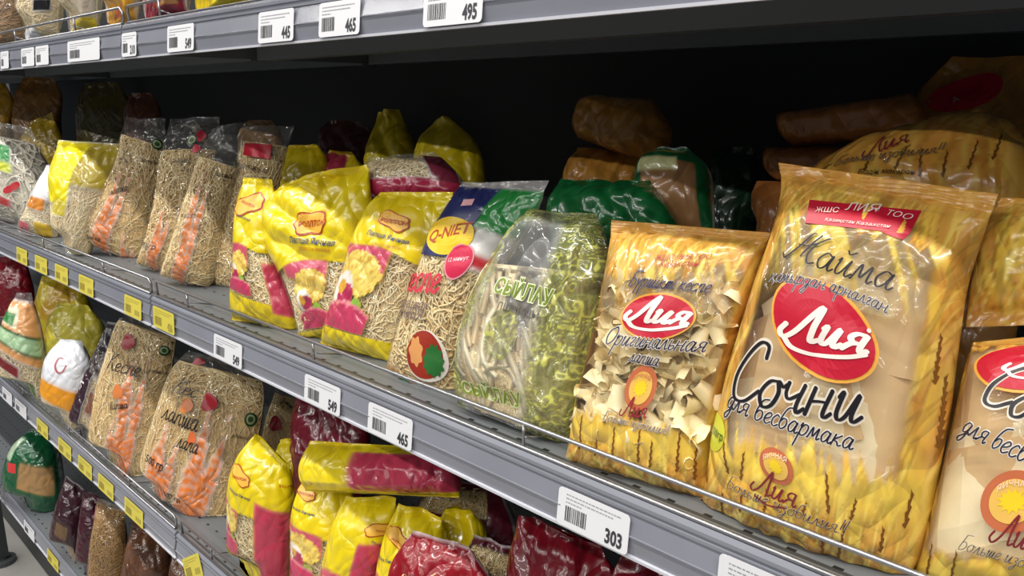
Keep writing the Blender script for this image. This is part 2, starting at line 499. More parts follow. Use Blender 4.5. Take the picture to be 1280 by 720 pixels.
def script2d(body, w=0.13, slant=0.18, extra=None, thin=0.5):
    """hand lettering as ribbons: verts, faces, in units of the x-height"""
    V = []; F = []; x = 0.0
    strokes = []
    for ch in body:
        st, adv = G[ch]
        for s in st: strokes.append(spline([(px + x, py) for px, py in s]))
        x += adv
    for s in (extra or []): strokes.append(spline(s))
    for s in strokes:
        s = s.copy(); s[:, 0] += slant * s[:, 1]
        d = np.gradient(s, axis=0); d /= np.maximum(np.linalg.norm(d, axis=1), 1e-6)[:, None]
        nrm = np.stack([-d[:, 1], d[:, 0]], 1)
        ww = .55 * w * (thin + (1 - thin) * np.abs(d[:, 1]))[:, None]
        # round ends
        s2 = np.vstack([s[0] - d[0] * w * .25, s, s[-1] + d[-1] * w * .25]); n2 = np.vstack([nrm[0], nrm, nrm[-1]])
        w2 = np.vstack([ww[:1] * .45, ww, ww[-1:] * .45])
        n0 = len(V); m = len(s2)
        V += list(s2 + n2 * w2 / 1) + list(s2 - n2 * w2 / 1)
        F += [(n0 + i, n0 + m + i, n0 + m + i + 1, n0 + i + 1) for i in range(m - 1)]
    V = np.array(V); return V, F, x


# ------------------------------------------------------------------ price labels
M_PAPER = plain('label_paper', (224, 224, 228), 0.5)
M_YPAPER = plain('yellow_label_paper', (214, 200, 78), 0.5)
M_LINK = plain('label_ink', (52, 52, 58), 0.6)
M_GINK = plain('label_grey_ink', (150, 150, 156), 0.6)
M_YINK = plain('label_faint_ink', (165, 150, 62), 0.6)


def price_label(key, x0, x1, label, number=None, yellow=False, top=0.0125, h=0.0315, group=None, stack=False, big=1.0, rot=0.0, seed=0):
    z = Z_DECK[key]
    rnd = random.Random(seed)
    y1 = rail_y(top) - 0.0034; y0 = -0.0118
    ex = np.array([1.0, 0, 0]); ez = np.array([0, y1 - y0, h]); ez /= np.linalg.norm(ez)
    nrm = np.cross(ex, ez)
    w = x1 - x0
    O = np.array([(x0 + x1) / 2, (y0 + y1) / 2, z - top - h / 2])
    ca, sa = math.cos(rot), math.sin(rot)
    def P(u, v, d):                              # u, v in metres from the label's centre
        uu, vv = u * ca - v * sa, u * sa + v * ca
        return O + ex * uu + ez * vv + nrm * d
    t = thing('price_label', O, label, 'label', group)
    r = 0.0035
    def sheet(off, dx, dz):
        c = []
        for cx, cy, a0 in ((w / 2 - r, h / 2 - r, 0), (-w / 2 + r, h / 2 - r, 90), (-w / 2 + r, -h / 2 + r, 180), (w / 2 - r, -h / 2 + r, 270)):
            c += [(cx + r * math.cos(math.radians(a0 + k * 30)) + dx, cy + r * math.sin(math.radians(a0 + k * 30)) + dz) for k in range(4)]
        n = len(c)
        v = [P(u, q, off) for u, q in c] + [P(u, q, off - 0.0004) for u, q in c]
        return v, [tuple(range(n))] + [tuple(range(n, 2 * n))[::-1]] + [(i, n + i, n + (i + 1) % n, (i + 1) % n) for i in range(n)]
    v, f = sheet(0.0, 0, 0)
    mesh_obj('paper', v, f, M_YPAPER if yellow else M_PAPER, t, O, False)
    if stack:
        v, f = sheet(-0.0006, -0.0035, -0.0006)
        mesh_obj('paper_behind', v, f, M_PAPER, t, O, False)
    mi = M_YINK if yellow else M_LINK
    # bar code
    b = MB(); u = -w * 0.42
    while u < -w * 0.10:
        k = rnd.choice((0.0005, 0.0008, 0.0012))
        b.add([P(u, -h * .34, .0002), P(u + k, -h * .34, .0002), P(u + k, h * .06, .0002), P(u, h * .06, .0002)], [(0, 1, 2, 3)])
        u += k + rnd.choice((0.0005, 0.0009))
    b.build('barcode', mi, t, O)
    # unreadable small print: two rows of dashes
    b = MB()
    for row, vv in enumerate((.34, .24, .14)):
        u = -w * .42
        end = w * (.36 if row == 0 else .26 if row == 1 else -.2)
        while u < end:
            k = rnd.uniform(.0012, .004)
            b.add([P(u, h * vv, .0002), P(u + k, h * vv, .0002), P(u + k, h * vv + .0009, .0002), P(u, h * vv + .0009, .0002)], [(0, 1, 2, 3)])
            u += k + .0008
    b.build('small_print', M_YINK if yellow else M_GINK, t, O)
    if number:
        v2, f2 = text2d(number, 0.034, 3)
        tw = v2[:, 0].max(); s = h * 0.37 * big / 0.73
        sx = min(s * 0.70, w * 0.36 / tw)
        pts = [P(w * .42 - tw * sx + q[0] * sx, -h * .40 + q[1] * s, .0003) for q in v2]
        mesh_obj('price_number', pts, f2, mi, t, O, False)
    elif yellow:
        b = MB()
        for k in range(3):
            u = w * (.12 + .1 * k)
            b.add([P(u, -h * .34, .0002), P(u + w * .07, -h * .34, .0002), P(u + w * .07, -h * .08, .0002), P(u, -h * .08, .0002)], [(0, 1, 2, 3)])
        b.build('price_number', M_YINK, t, O)
    return t


def lab_x(px, py, key): return float(at_y(px, py, -0.008)[0])


def label_px(key, pxl, pxr, py, *a, **k):
    x0 = lab_x(pxl, py, key); x1 = lab_x(pxr, py, key)
    price_label(key, x0, x1, *a, **k)


def mid_y(key, px):
    """pixel row of the middle of a rail at a pixel column (for reading x off the rail)"""
    z = Z_DECK[key] - 0.026
    r0 = ray(px, 0); r1 = ray(px, 720)
    f = lambda py: at_y(px, py, -0.008)[2] - z
    lo, hi = -200, 1100
    for _ in range(40):
        m = (lo + hi) / 2
        if f(m) > 0: lo = m
        else: hi = m
    return lo


def lab(key, pl, pr, label, **k):
    label_px(key, pl, pr, mid_y(key, (pl + pr) / 2), label, **k)


def labx(key, pl, pr, label, **k):
    x0 = float(at_y(pl, mid_y(key, pl), -0.008)[0]); x1 = float(at_y(pr, mid_y(key, pr), -0.008)[0])
    price_label(key, x0, x1, label, **k)


GW = 'white price labels'; GY = 'yellow price labels'
labx('top', 211, 244, 'white price label reading 549 on the top rail, just right of the rail joint', number='549', group=GW, seed=1)
labx('top', 325, 369, 'white price label reading 445 on the top rail', number='445', group=GW, seed=2)
labx('top', 401, 452, 'white price label reading 465 on the top rail, right of the 445 label', number='465', group=GW, seed=3)
labx('top', 532, 606, 'white price label reading 495 cut by the upper picture edge', number='495', group=GW, seed=4)
labx('top', 154, 172, 'narrow white price label at the very end of the left top rail', number='210', group=GW, seed=5)
labx('top', 86, 126, 'white label standing in for lamp glare on the left part of the top rail', group=GW, seed=6)  # white sheet added to imitate lamp glare on the rail plastic
labx('top', 28, 44, 'second small white label from the left on the top rail', group=GW, seed=7)
labx('top', 2, 12, 'leftmost pale label on the top rail', group=GW, seed=8)
labx('top', 46, 62, 'third small white label from the left on the top rail', group=GW, seed=9)
for i, (a, c) in enumerate(((22, 35), (45, 60), (70, 86), (100, 118), (157, 178))):
    labx('middle', a, c, '%s yellow price label from the left on the middle rail' % ('first', 'second', 'third', 'fourth', 'fifth')[i], yellow=True, group=GY, seed=20 + i)
labx('middle', 194, 220, 'yellow price label just right of the joint on the middle rail', yellow=True, number='426', group=GY, seed=30, top=.010)
labx('middle', 269, 304, 'white price label reading 549 on the middle rail, next to the yellow label', number='549', group=GW, seed=31)
labx('middle', 384, 427, 'white price label reading 549 under the packs with the pink bowl', number='549', group=GW, seed=32, stack=True)
labx('middle', 464, 517, 'white price label reading 465 below the pack with the navy header', number='465', group=GW, seed=33, stack=True)
labx('middle', 703, 788, 'large white price label reading 303 under the shell pasta', number='303', group=GW, seed=34, stack=True)
labx('middle', 905, 1000, 'white price label at the lower right, cut by the picture edge', group=GW, seed=35, stack=True, top=.009, h=.034)
for i, (a, c) in enumerate(((4, 16), (20, 34))):
    labx('lower', a, c, '%s white label from the left on the lower rail' % ('first', 'second')[i], group=GW, seed=40 + i)
for i, (a, c) in enumerate(((47, 61), (74, 90), (99, 116), (124, 143), (157, 180))):
    labx('lower', a, c, '%s yellow label from the left on the lower rail' % ('first', 'second', 'third', 'fourth', 'fifth')[i], yellow=True, group=GY, seed=50 + i)
labx('lower', 230, 254, 'bright yellow label hanging askew right of the joint on the lower rail', yellow=True, group=GY, seed=60, rot=0.55, h=.036)
labx('lowest', 31, 44, 'faint white label on the lowest rail near the floor', group=GW, seed=61)
labx('lowest', 60, 74, 'faint yellow label on the lowest rail near the floor', yellow=True, group=GY, seed=62)

# ------------------------------------------------------------------ bags
def core_mat(m):
    """the packed inside of the fill: the strands' own colour, streaked, with the shade between strands painted in"""
    nm = m.name + '_packed'
    if nm in MATS: return MATS[nm]
    r = [n for n in m.node_tree.nodes if n.type == 'VALTORGB']
    if not r: return m
    c0 = np.array(r[0].color_ramp.elements[0].color[:3])
    k, nt, out = new_mat(nm)
    N = nt.nodes.new; L = nt.links.new
    tc = N('ShaderNodeTexCoord'); nz = N('ShaderNodeTexNoise'); nz.inputs['Scale'].default_value = 190; nz.inputs['Distortion'].default_value = 2.2; nz.inputs['Detail'].default_value = 1.0
    L(tc.outputs['Object'], nz.inputs['Vector'])
    rp = N('ShaderNodeValToRGB'); rp.color_ramp.elements[0].position = .40; rp.color_ramp.elements[1].position = .58
    rp.color_ramp.elements[0].color = (*(c0 * .72), 1); rp.color_ramp.elements[1].color = (*np.minimum(c0 * 1.15, 1), 1)
    L(nz.outputs['Fac'], rp.inputs[0])
    b = N('ShaderNodeBump'); b.inputs['Strength'].default_value = .6; b.inputs['Distance'].default_value = .003; L(nz.outputs['Fac'], b.inputs['Height'])
    p = N('ShaderNodeBsdfPrincipled'); p.inputs['Roughness'].default_value = .6; L(rp.outputs[0], p.inputs['Base Color']); L(b.outputs[0], p.inputs['Normal']); L(p.outputs[0], out.inputs[0])
    MATS[nm] = k
    return k


class Bag:
    """A filled film bag. left/right: side outlines, bottom to top, read off the photograph and laid into the bag's own
    middle plane (through 'anchor', turned by yaw, leaning back by tilt). thick: half thickness in metres."""
    def __init__(s, name, label, group, left, right, anchor, yaw=0, tilt=8, thick=0.035, nu=34, nv=48, seal=(0.05, 0.06),
                 fat=(0.55, 0.75), crumple=0.0025, cs=28.0, pleat=0.0015, deck=None, ymin=0.006, seed=1, cat='bag', bow=0.0,
                 back=0.8, box=2.6, fold=0.0, stand=None):
        s.name, s.seed = name, seed
        yw, tl = math.radians(yaw), math.radians(tilt)
        s.ex = np.array([math.cos(yw), math.sin(yw), 0])
        fwd = np.array([-math.sin(yw), math.cos(yw), 0])          # into the shelf
        s.n = -fwd * math.cos(tl) + _up * math.sin(tl)
        s.ez = fwd * math.sin(tl) + _up * math.cos(tl)
        s.A = np.array(anchor, float)
        def plane(px, py):
            r = ray(px, py); t = ((s.A - CAM) @ s.n) / (r @ s.n); q = CAM + r * t - s.A
            return (q @ s.ex, q @ s.ez)
        s.l = spline([plane(*p) for p in left], 12); s.r = spline([plane(*p) for p in right], 12)
        s.v0 = 0.0
        if stand is not None:                       # hidden lower part, down to the deck it stands on
            zf = (stand + 0.001 - s.A[2]) / s.ez[2]
            vis = (s.l[-1, 1] + s.r[-1, 1] - s.l[0, 1] - s.r[0, 1]) / 2; drop = (s.l[0, 1] + s.r[0, 1]) / 2 - zf
            if drop > 0.01:
                e = drop / (drop + vis); s.v0 = e; cx = (s.l[0, 0] + s.r[0, 0]) / 2
                for nm in ('l', 'r'):
                    q = getattr(s, nm); m = max(2, round(e / (1 - e) * (len(q) - 1)))
                    t = np.linspace(0, 1, m, endpoint=False)[:, None]; g = np.array([[cx + (q[0, 0] - cx) * .92, zf]])
                    setattr(s, nm, np.vstack([g + (q[:1] - g) * t, q]))
        s.T = thick; s.seal = seal; s.fat = fat; s.back = back; s.box = box; s.bow = bow
        s.H = float(np.linalg.norm((s.l[-1] + s.r[-1]) / 2 - (s.l[0] + s.r[0]) / 2))
        a = np.linspace(0, 1, nu + 1)
        s.Xc = 0.45 * -np.cos(np.pi * a) + 0.55 * (2 * a - 1)
        s.vc = np.linspace(0, 1, nv + 1)
        X, V = np.meshgrid(s.Xc, s.vc)
        s.crumple, s.cs, s.pleat, s.deck, s.ymin, s.fold = crumple, cs, pleat, deck, ymin, fold
        s.front = s.shape(X, V, 1.0, True)
        nb = max(8, nu // 3)
        s.Xb = np.cos(np.pi * np.linspace(0, 1, nb + 1))[1:-1]
        XB, VB = np.meshgrid(s.Xb, s.vc)
        s.backv = s.shape(XB, VB, -s.back, True)
        s.X, s.V, s.XB, s.VB = X, V, XB, VB
        # normals of the front grid
        du = np.gradient(s.front, axis=1); dv = np.gradient(s.front, axis=0)
        nn = np.cross(du, dv); s.nrm = nn / np.maximum(np.linalg.norm(nn, axis=2), 1e-9)[..., None]
        s.px, s.py = project(s.front.reshape(-1, 3)); s.px = s.px.reshape(X.shape); s.py = s.py.reshape(X.shape)
        s.org = s.front[0].mean(0)
        s.root = thing(name, s.org, label, cat, group)

    def row(s, side, v):
        t = v * (len(side) - 1); i = np.clip(t.astype(int), 0, len(side) - 2); f = (t - i)[..., None]
        return side[i] * (1 - f) + side[i + 1] * f

    def prof(s, v):
        a, b = s.seal
        u = np.clip((v - a) / (1 - a - b), 0, 1)
        p, q = s.fat
        g = u ** p * (1 - u) ** q
        u0 = p / (p + q); g = g / (u0 ** p * (1 - u0) ** q)
        return np.minimum(g * 1.08, 1.0)

    def shape(s, X, V, side, wr):
        L = s.row(s.l, V); R = s.row(s.r, V)
        P = L + (R - L) * ((X + 1) / 2)[..., None]
        Y = np.clip(1 - np.abs(X) ** s.box, 0, 1) ** 0.5
        g = s.prof(V)
        off = s.T * g * Y * side + 0.0005 * np.sign(side) + s.bow * (V - .5) ** 2 * -1
        W = s.A + P[..., 0:1] * s.ex + P[..., 1:2] * s.ez
        if wr:
            x = P[..., 0]; z = P[..., 1]; k = s.cs; sd = s.seed * 13 + (0 if side > 0 else 7)
            wx = x + 0.012 * (vnoise(x * 40, z * 40, sd + 5) - .5); wz = z + 0.012 * (vnoise(x * 40 + 9, z * 40, sd + 6) - .5)
            r1 = ridged(wx * k + wz * k * .5, wz * k * .8 - wx * k * .3, sd) ** 2
            r2 = ridged(wx * k * 2.3 - wz * k, wz * k * 1.3 + wx * k * .8, sd + 1) ** 2
            edge = np.clip(1 - np.abs(X) ** 4, 0, 1) * 0.8 + 0.2
            # long creases running two ways, a few facets between them
            ca, sa = math.cos(.5 + sd), math.sin(.5 + sd)
            f1 = np.abs(2 * vnoise((wx * ca + wz * sa) * k * .45, (wz * ca - wx * sa) * k * 1.5, sd + 2) - 1)
            f2 = np.abs(2 * vnoise((wx * sa - wz * ca) * k * .6, (wz * sa + wx * ca) * k * 2.3, sd + 4) - 1)
            w1 = worley(wx * k * 1.2, wz * k * .8, sd + 2)
            off = off + s.crumple * (1.5 * (f1 - .45) + .8 * (f2 - .45) + .7 * (w1 - .45)) * edge * (0.55 + 0.9 * np.abs(V - .40))
            e0 = np.exp(-np.clip(V - s.seal[0], 0, 1) * s.H / 0.022) * (V > s.seal[0] * .9); e1 = np.exp(-np.clip(1 - s.seal[1] - V, 0, 1) * s.H / 0.03) * (V < 1 - s.seal[1] * .9)
            ph = 6.28 * vnoise(x * 60, z * 8, sd + 3)
            off = off + s.pleat * np.sin(x * 330 + ph) * (e0 + e1) * edge
            seal = ((V < s.seal[0]) | (V > 1 - s.seal[1]))
            off = off + np.where(seal, 0.0006 * np.sin(z * 2400) * (side > 0), 0)
            # flop of the empty top
            off = off + s.fold * smooth(.8, 1, V) * np.sin(3.1 * X + s.seed) + np.where(V > 1 - s.seal[1] * 1.5, 0.002 * np.sin(X * 5 + s.seed * 2.1), 0)
        W = W + s.n * off[..., None]
        if s.deck is not None:
            W[..., 2] = np.maximum(W[..., 2], s.deck + 0.0006 + 0.0004 * (side < 0))
            low = smooth(0.062, 0.030, W[..., 2] - s.deck) if s.ymin is not None else 0
            if s.ymin is not None:
                W[..., 1] = np.where(low > 0, np.maximum(W[..., 1], s.ymin * low + W[..., 1] * (1 - low)), W[..., 1])
        return W

    def film(s, paint=None, mat=None, name='bag_film'):
        ny, nx = s.X.shape; nb = s.XB.shape[1]
        allv = np.concatenate([s.front, s.backv], axis=1); w = nx + nb
        idx = np.arange(ny * w).reshape(ny, w)
        nxt = np.roll(idx, -1, axis=1)
        F = np.stack([idx[:-1], nxt[:-1], nxt[1:], idx[1:]], -1).reshape(-1, 4)
        X = np.concatenate([s.X, s.XB], 1); V = np.concatenate([s.V, s.VB], 1)
        isb = np.concatenate([np.zeros_like(s.X), np.ones_like(s.XB)], 1)
        col = np.ones((ny, w, 4)); col[..., 3] = 0
        if paint is not None: paint(s, X, np.clip((V - s.v0) / (1 - s.v0), 0, 1), isb, col)
        return mesh_obj(name, allv.reshape(-1, 3), F, mat or film_mat(), s.root, s.org, True, col.reshape(-1, 4))

    # --- surface lookups
    def surf(s, X, V, d=0.0006):
        X = np.clip(X, -1, 1); V = np.clip(V, 0, 1)
        i = np.clip(np.searchsorted(s.Xc, X) - 1, 0, len(s.Xc) - 2); fx = ((X - s.Xc[i]) / (s.Xc[i + 1] - s.Xc[i]))[:, None]
        t = V * (len(s.vc) - 1); j = np.clip(t.astype(int), 0, len(s.vc) - 2); fv = (t - j)[:, None]
        q = lambda A: (A[j, i] * (1 - fx) + A[j, i + 1] * fx) * (1 - fv) + (A[j + 1, i] * (1 - fx) + A[j + 1, i + 1] * fx) * fv
        n = q(s.nrm); n /= np.linalg.norm(n, axis=1)[:, None]
        return q(s.front) + n * d

    def inner(s, X, V, d):
        """point inside the fill: d = 1 on the film, 0 on the middle plane"""
        L = s.row(s.l, V); R = s.row(s.r, V); P = L + (R - L) * ((X + 1) / 2)[..., None]
        Y = np.clip(1 - np.abs(X) ** s.box, 0, 1) ** 0.5
        off = s.T * s.prof(V) * Y * d - 0.0022 - s.crumple * .4
        W = s.A + P[..., 0:1] * s.ex + P[..., 1:2] * s.ez + s.n * off[..., None]
        if s.deck is not None:
            W[..., 2] = np.maximum(W[..., 2], s.deck + 0.0014)
            if s.ymin is not None:
                low = smooth(0.062, 0.030, W[..., 2] - s.deck); y = W[..., 1]
                W[..., 1] = np.maximum(y, (s.ymin + .003 + .008 * (1 - np.minimum(d, 1))) * low + y * (1 - low))
        return W

    def hw(s, v):
        v = np.atleast_1d(np.array(v, float))
        return np.linalg.norm(s.row(s.r, v) - s.row(s.l, v), axis=1) / 2

    def find(s, px, py):
        """bag coordinates (X, v) of the front point seen at a pixel"""
        d = (s.px - px) ** 2 + (s.py - py) ** 2
        j, i = np.unravel_index(np.argmin(d), d.shape)
        j = min(max(j, 1), s.X.shape[0] - 2); i = min(max(i, 1), s.X.shape[1] - 2)
        J = np.array([[s.px[j, i + 1] - s.px[j, i - 1], s.px[j + 1, i] - s.px[j - 1, i]], [s.py[j, i + 1] - s.py[j, i - 1], s.py[j + 1, i] - s.py[j - 1, i]]])
        sc = np.array([s.Xc[i + 1] - s.Xc[i - 1], s.vc[j + 1] - s.vc[j - 1]])
        try: uv = np.linalg.solve(J, [px - s.px[j, i], py - s.py[j, i]])
        except np.linalg.LinAlgError: uv = np.zeros(2)
        uv = np.clip(uv, -1, 1)
        return np.array([s.X[j, i] + uv[0] * sc[0], s.V[j, i] + uv[1] * sc[1]])

    def put(s, v2, faces, p0, p1, name, mat, width, d=0.0007, hscale=1.0, curve=0.0, label=None):
        """lay flat lettering (v2, baseline y=0, total width 'width') on the film, baseline from pixel p0 to pixel p1"""
        a = s.find(*p0); b = s.find(*p1)
        h = float(s.hw((a[1] + b[1]) / 2)[0])
        dm = np.array([(b[0] - a[0]) * h, (b[1] - a[1]) * s.H]); ln = np.linalg.norm(dm); k = ln / width
        e = dm / ln; u = np.array([-e[1], e[0]])
        t = v2[:, 0] / width
        q = v2[:, :1] * k * e + (v2[:, 1:2] * k * hscale + (curve * ln * 4 * t * (1 - t))[:, None]) * u
        P = s.surf(a[0] + q[:, 0] / h, a[1] + q[:, 1] / s.H, d)
        o = mesh_obj(name, P, faces, mat, s.root, s.org, False)
        if label: o['label'] = label
        return o

    def text(s, body, p0, p1, rgb, name='lettering', bold=0.0, slant=0.0, **k):
        k.setdefault('d', 0.0014)
        v, f = text2d(body, bold); v = v.copy(); w = v[:, 0].max(); v[:, 0] += slant * v[:, 1]
        return s.put(v, f, p0, p1, name, ink(rgb), w, **k)

    def script(s, body, p0, p1, rgb, name='lettering', w=0.12, halo=None, hw=0.26, extra=None, thin=0.5, slant=0.18, d=0.0015, **k):
        if halo is not None:
            v, f, wd = script2d(body, hw, slant, extra, 0.85)
            s.put(v, f, p0, p1, 'lettering_halo', ink(halo), wd, d=d - 0.0004, **k)
        v, f, wd = script2d(body, w, slant, extra, thin)
        return s.put(v, f, p0, p1, name, ink(rgb), wd, d=d, **k)

    def patch(s, p, rx, ry, rgb, name, rot=0.0, shape=None, d=0.0005, rings=5, k=36, label=None):
        """filled printed shape centred on a pixel; rx, ry in metres; shape(angle) -> radius factor"""
        c = s.find(*p); h = float(s.hw(c[1])[0]); ca, sa = math.cos(rot), math.sin(rot)
        pts = [(0, 0)]
        for r in range(1, rings + 1):
            for j in range(k):
                a = 2 * math.pi * j / k; q = (shape(a) if shape else 1.0) * r / rings
                x, y = rx * q * math.cos(a), ry * q * math.sin(a); pts.append((x * ca - y * sa, x * sa + y * ca))
        pts = np.array(pts)
        F = [(0, 1 + j, 1 + (j + 1) % k) for j in range(k)]
        for r in range(rings - 1):
            o = 1 + r * k; F += [(o + j, o + k + j, o + k + (j + 1) % k, o + (j + 1) % k) for j in range(k)]
        o = mesh_obj(name, s.surf(c[0] + pts[:, 0] / h, c[1] + pts[:, 1] / s.H, d), F, ink(rgb), s.root, s.org, False)
        if label: o['label'] = label
        return o

    def poly(s, pix, rgb, name, d=0.0005, n=8, label=None):
        """filled four-sided printed shape given by four pixels (bl, br, tr, tl)"""
        c = [s.find(*p) for p in pix]
        a = np.linspace(0, 1, n + 1); U, W = np.meshgrid(a, a); U = U[..., None]; W = W[..., None]
        Q = (c[0] * (1 - U) + c[1] * U) * (1 - W) + (c[3] * (1 - U) + c[2] * U) * W
        Q = Q.reshape(-1, 2); i = np.arange((n + 1) ** 2).reshape(n + 1, n + 1)
        F = np.stack([i[:-1, :-1], i[:-1, 1:], i[1:, 1:], i[1:, :-1]], -1).reshape(-1, 4)
        o = mesh_obj(name, s.surf(Q[:, 0], Q[:, 1], d), F, ink(rgb), s.root, s.org, False)
        if label: o['label'] = label
        return o

    # --- contents
    def strands(s, n, mat, v=(0.04, 0.7), x=(-0.95, 0.95), length=0.06, r=0.0009, curl=1.2, flat=1.0, depth=(0.80, 0.99), seg=7, seed=0, name='noodles', core=True, bias=None, k=3, cd=.80):
        n = int(n * 1.7) if r < .0012 else n
        v = (s.v0 + v[0] * (1 - s.v0), s.v0 + v[1] * (1 - s.v0))
        rs = np.random.RandomState(seed + s.seed * 31)
        X = rs.uniform(x[0], x[1], n); V = v[0] + (v[1] - v[0]) * rs.uniform(0, 1, n) ** .9
        th = rs.uniform(0, 2 * np.pi, n) if bias is None else bias[0] + rs.normal(0, bias[1], n)
        D = rs.uniform(depth[0], depth[1], n); cu = rs.normal(0, curl, n)
        st = length / seg * rs.uniform(.6, 1.2, n)
        pts = np.zeros((n, seg + 1, 3))
        for i in range(seg + 1):
            pts[:, i] = s.inner(np.clip(X, -.98, .98), np.clip(V, v[0], v[1]), np.clip(D + .05 * np.sin(i * 1.7 + cu * 3), .3, .99))
            h = s.hw(np.clip(V, 0, 1))
            X = X + st * np.cos(th) / h; V = V + st * np.sin(th) / s.H
            th = th + (cu + rs.normal(0, curl * .5, n)) / seg * 2.2
        t = np.gradient(pts, axis=1); t /= np.maximum(np.linalg.norm(t, axis=2), 1e-9)[..., None]
        b = np.cross(t, s.n); b /= np.maximum(np.linalg.norm(b, axis=2), 1e-6)[..., None]
        m = np.cross(b, t)
        ring = []
        for j in range(k):
            a = 2 * math.pi * j / k + .5
            ring.append(pts + b * (r * flat * math.cos(a)) + m * (r * math.sin(a)))
        P = np.stack(ring, 2)                                      # n, seg+1, k, 3
        idx = np.arange(n * (seg + 1) * k).reshape(n, seg + 1, k); nx = np.roll(idx, -1, axis=2)
        F = np.stack([idx[:, :-1], nx[:, :-1], nx[:, 1:], idx[:, 1:]], -1).reshape(-1, 4)
        P = P.reshape(-1, 3)
        if core:
            cv = np.linspace(v[0], v[1], 22); cx = np.linspace(-.97, .97, 16)
            CX, CV = np.meshgrid(cx, cv)
            tp = np.sqrt(np.clip(1 - ((CV - v[0]) / (v[1] - v[0])) ** 5, 0.0004, 1))
            f = s.inner(CX * (.75 + .25 * tp), CV, (cd + .14 * vnoise(CX * 9, CV * 30, s.seed)) * tp); g = s.inner((CX * (.75 + .25 * tp))[:, ::-1], CV, -cd * s.back * tp)
            A = np.concatenate([f, g], 1); ny, w = A.shape[:2]
            id2 = np.arange(ny * w).reshape(ny, w); n2 = np.roll(id2, -1, axis=1)
            mesh_obj('noodle_mass', A.reshape(-1, 3), np.stack([id2[:-1], n2[:-1], n2[1:], id2[1:]], -1).reshape(-1, 4), core_mat(mat), s.root, s.org, True)['kind'] = 'stuff'
        o = mesh_obj(name, P, F, mat, s.root, s.org, True); o['kind'] = 'stuff'
        return o


def mix(col, rgb, m, a=None):
    """lay an ink over col: rgb 0..255, m coverage 0..1, a ink opacity"""
    c = lin(*rgb); m = m[..., None]
    col[..., :3] = col[..., :3] * (1 - m) + c * m
    col[..., 3] = col[..., 3] * (1 - m[..., 0]) + (1.0 if a is None else a) * m[..., 0]


def base_px(px, py, deck, back=0.03):
    p = at_z(px, py, deck + 0.002); p[1] += back * 0.35; return p


ZM, ZL, ZT, ZB = Z_DECK['middle'], Z_DECK['lower'], Z_DECK['top'], Z_DECK['lowest']

STRAW = strand_mat('egg_noodle', (226, 192, 130), (255, 238, 190))
PALE = strand_mat('pale_noodle', (246, 218, 164), (255, 244, 206))
WHITE = strand_mat('white_noodle', (214, 206, 186), (244, 238, 222))
BROWN = strand_mat('brown_noodle', (150, 112, 62), (196, 154, 96))


# ---------------- painters (print on the film)
def paint_gold(win=(0.27, 0.80), side=0.78, mess=0.09, yellow_top=0.0, warm=0.0):
    def f(s, X, V, isb, col):
        hw = s.hw(V.ravel()).reshape(V.shape); x = X * hw; z = V * s.H
        sd = s.seed
        mix(col, (226, 168, 72), np.ones_like(X))
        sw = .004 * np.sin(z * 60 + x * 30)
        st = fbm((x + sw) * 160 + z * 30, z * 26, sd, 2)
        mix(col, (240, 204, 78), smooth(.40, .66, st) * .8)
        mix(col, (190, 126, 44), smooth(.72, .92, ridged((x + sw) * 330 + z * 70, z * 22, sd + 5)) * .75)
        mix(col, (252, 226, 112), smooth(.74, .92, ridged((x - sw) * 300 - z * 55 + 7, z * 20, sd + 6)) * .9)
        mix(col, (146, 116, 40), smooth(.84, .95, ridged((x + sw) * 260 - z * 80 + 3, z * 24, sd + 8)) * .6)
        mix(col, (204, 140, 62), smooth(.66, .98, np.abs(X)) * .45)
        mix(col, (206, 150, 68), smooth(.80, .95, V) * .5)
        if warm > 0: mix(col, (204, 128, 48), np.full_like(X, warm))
        low = 1 - smooth(win[0] - .16, win[0] - .02, V)
        mix(col, (240, 206, 80), (1 - low) * smooth(win[0] + .06, win[0] - .05, V) * .8)
        # seals
        sl = (V < s.seal[0]) | (V > 1 - s.seal[1])
        mix(col, (206, 146, 62), sl * (.55 + .35 * np.sin(z * 2200)))
        # clear window with ragged grain edges
        n1 = ridged(x * 240 + z * 50, z * 14, sd + 2); n2 = fbm(x * 120, z * 60, sd + 3)
        lo = win[0] + mess * (n1 - .45) + .05 * (n2 - .5); hi = win[1] - mess * 1.3 * (ridged(x * 200 - z * 40, z * 11, sd + 4) - .3)
        si = side + .10 * (fbm(x * 30 + 5, z * 40, sd + 6) - .5)
        clear = smooth(-.015, .02, V - lo) * smooth(-.015, .02, hi - V) * smooth(-.04, .06, si - np.abs(X)) * (1 - isb)
        if yellow_top > 0:
            bl = smooth(.50, .66, fbm(x * 210 + z * 95, z * 16, sd + 9, 2)) * smooth(win[1] - yellow_top, win[1] - .02, V)
            mix(col, (236, 214, 96), bl * clear)
            clear = clear * (1 - .85 * bl) * (1 - .5 * smooth(.56, .70, V))
        if yellow_top > 0: mix(col, (186, 166, 132), smooth(.35, .6, clear) * smooth(.58, .68, V) * (1 - smooth(.5, .66, fbm(x * 210 + z * 95, z * 16, sd + 9, 2))))  # beige haze of the film painted over the upper window
        col[..., 3] = 1 - clear
    return f


def rect(X, V, x0, x1, v0, v1, e=0.012):
    return smooth(x0 - e * 2, x0 + e * 2, X) * smooth(x1 + e * 2, x1 - e * 2, X) * smooth(v0 - e, v0 + e, V) * smooth(v1 + e, v1 - e, V)


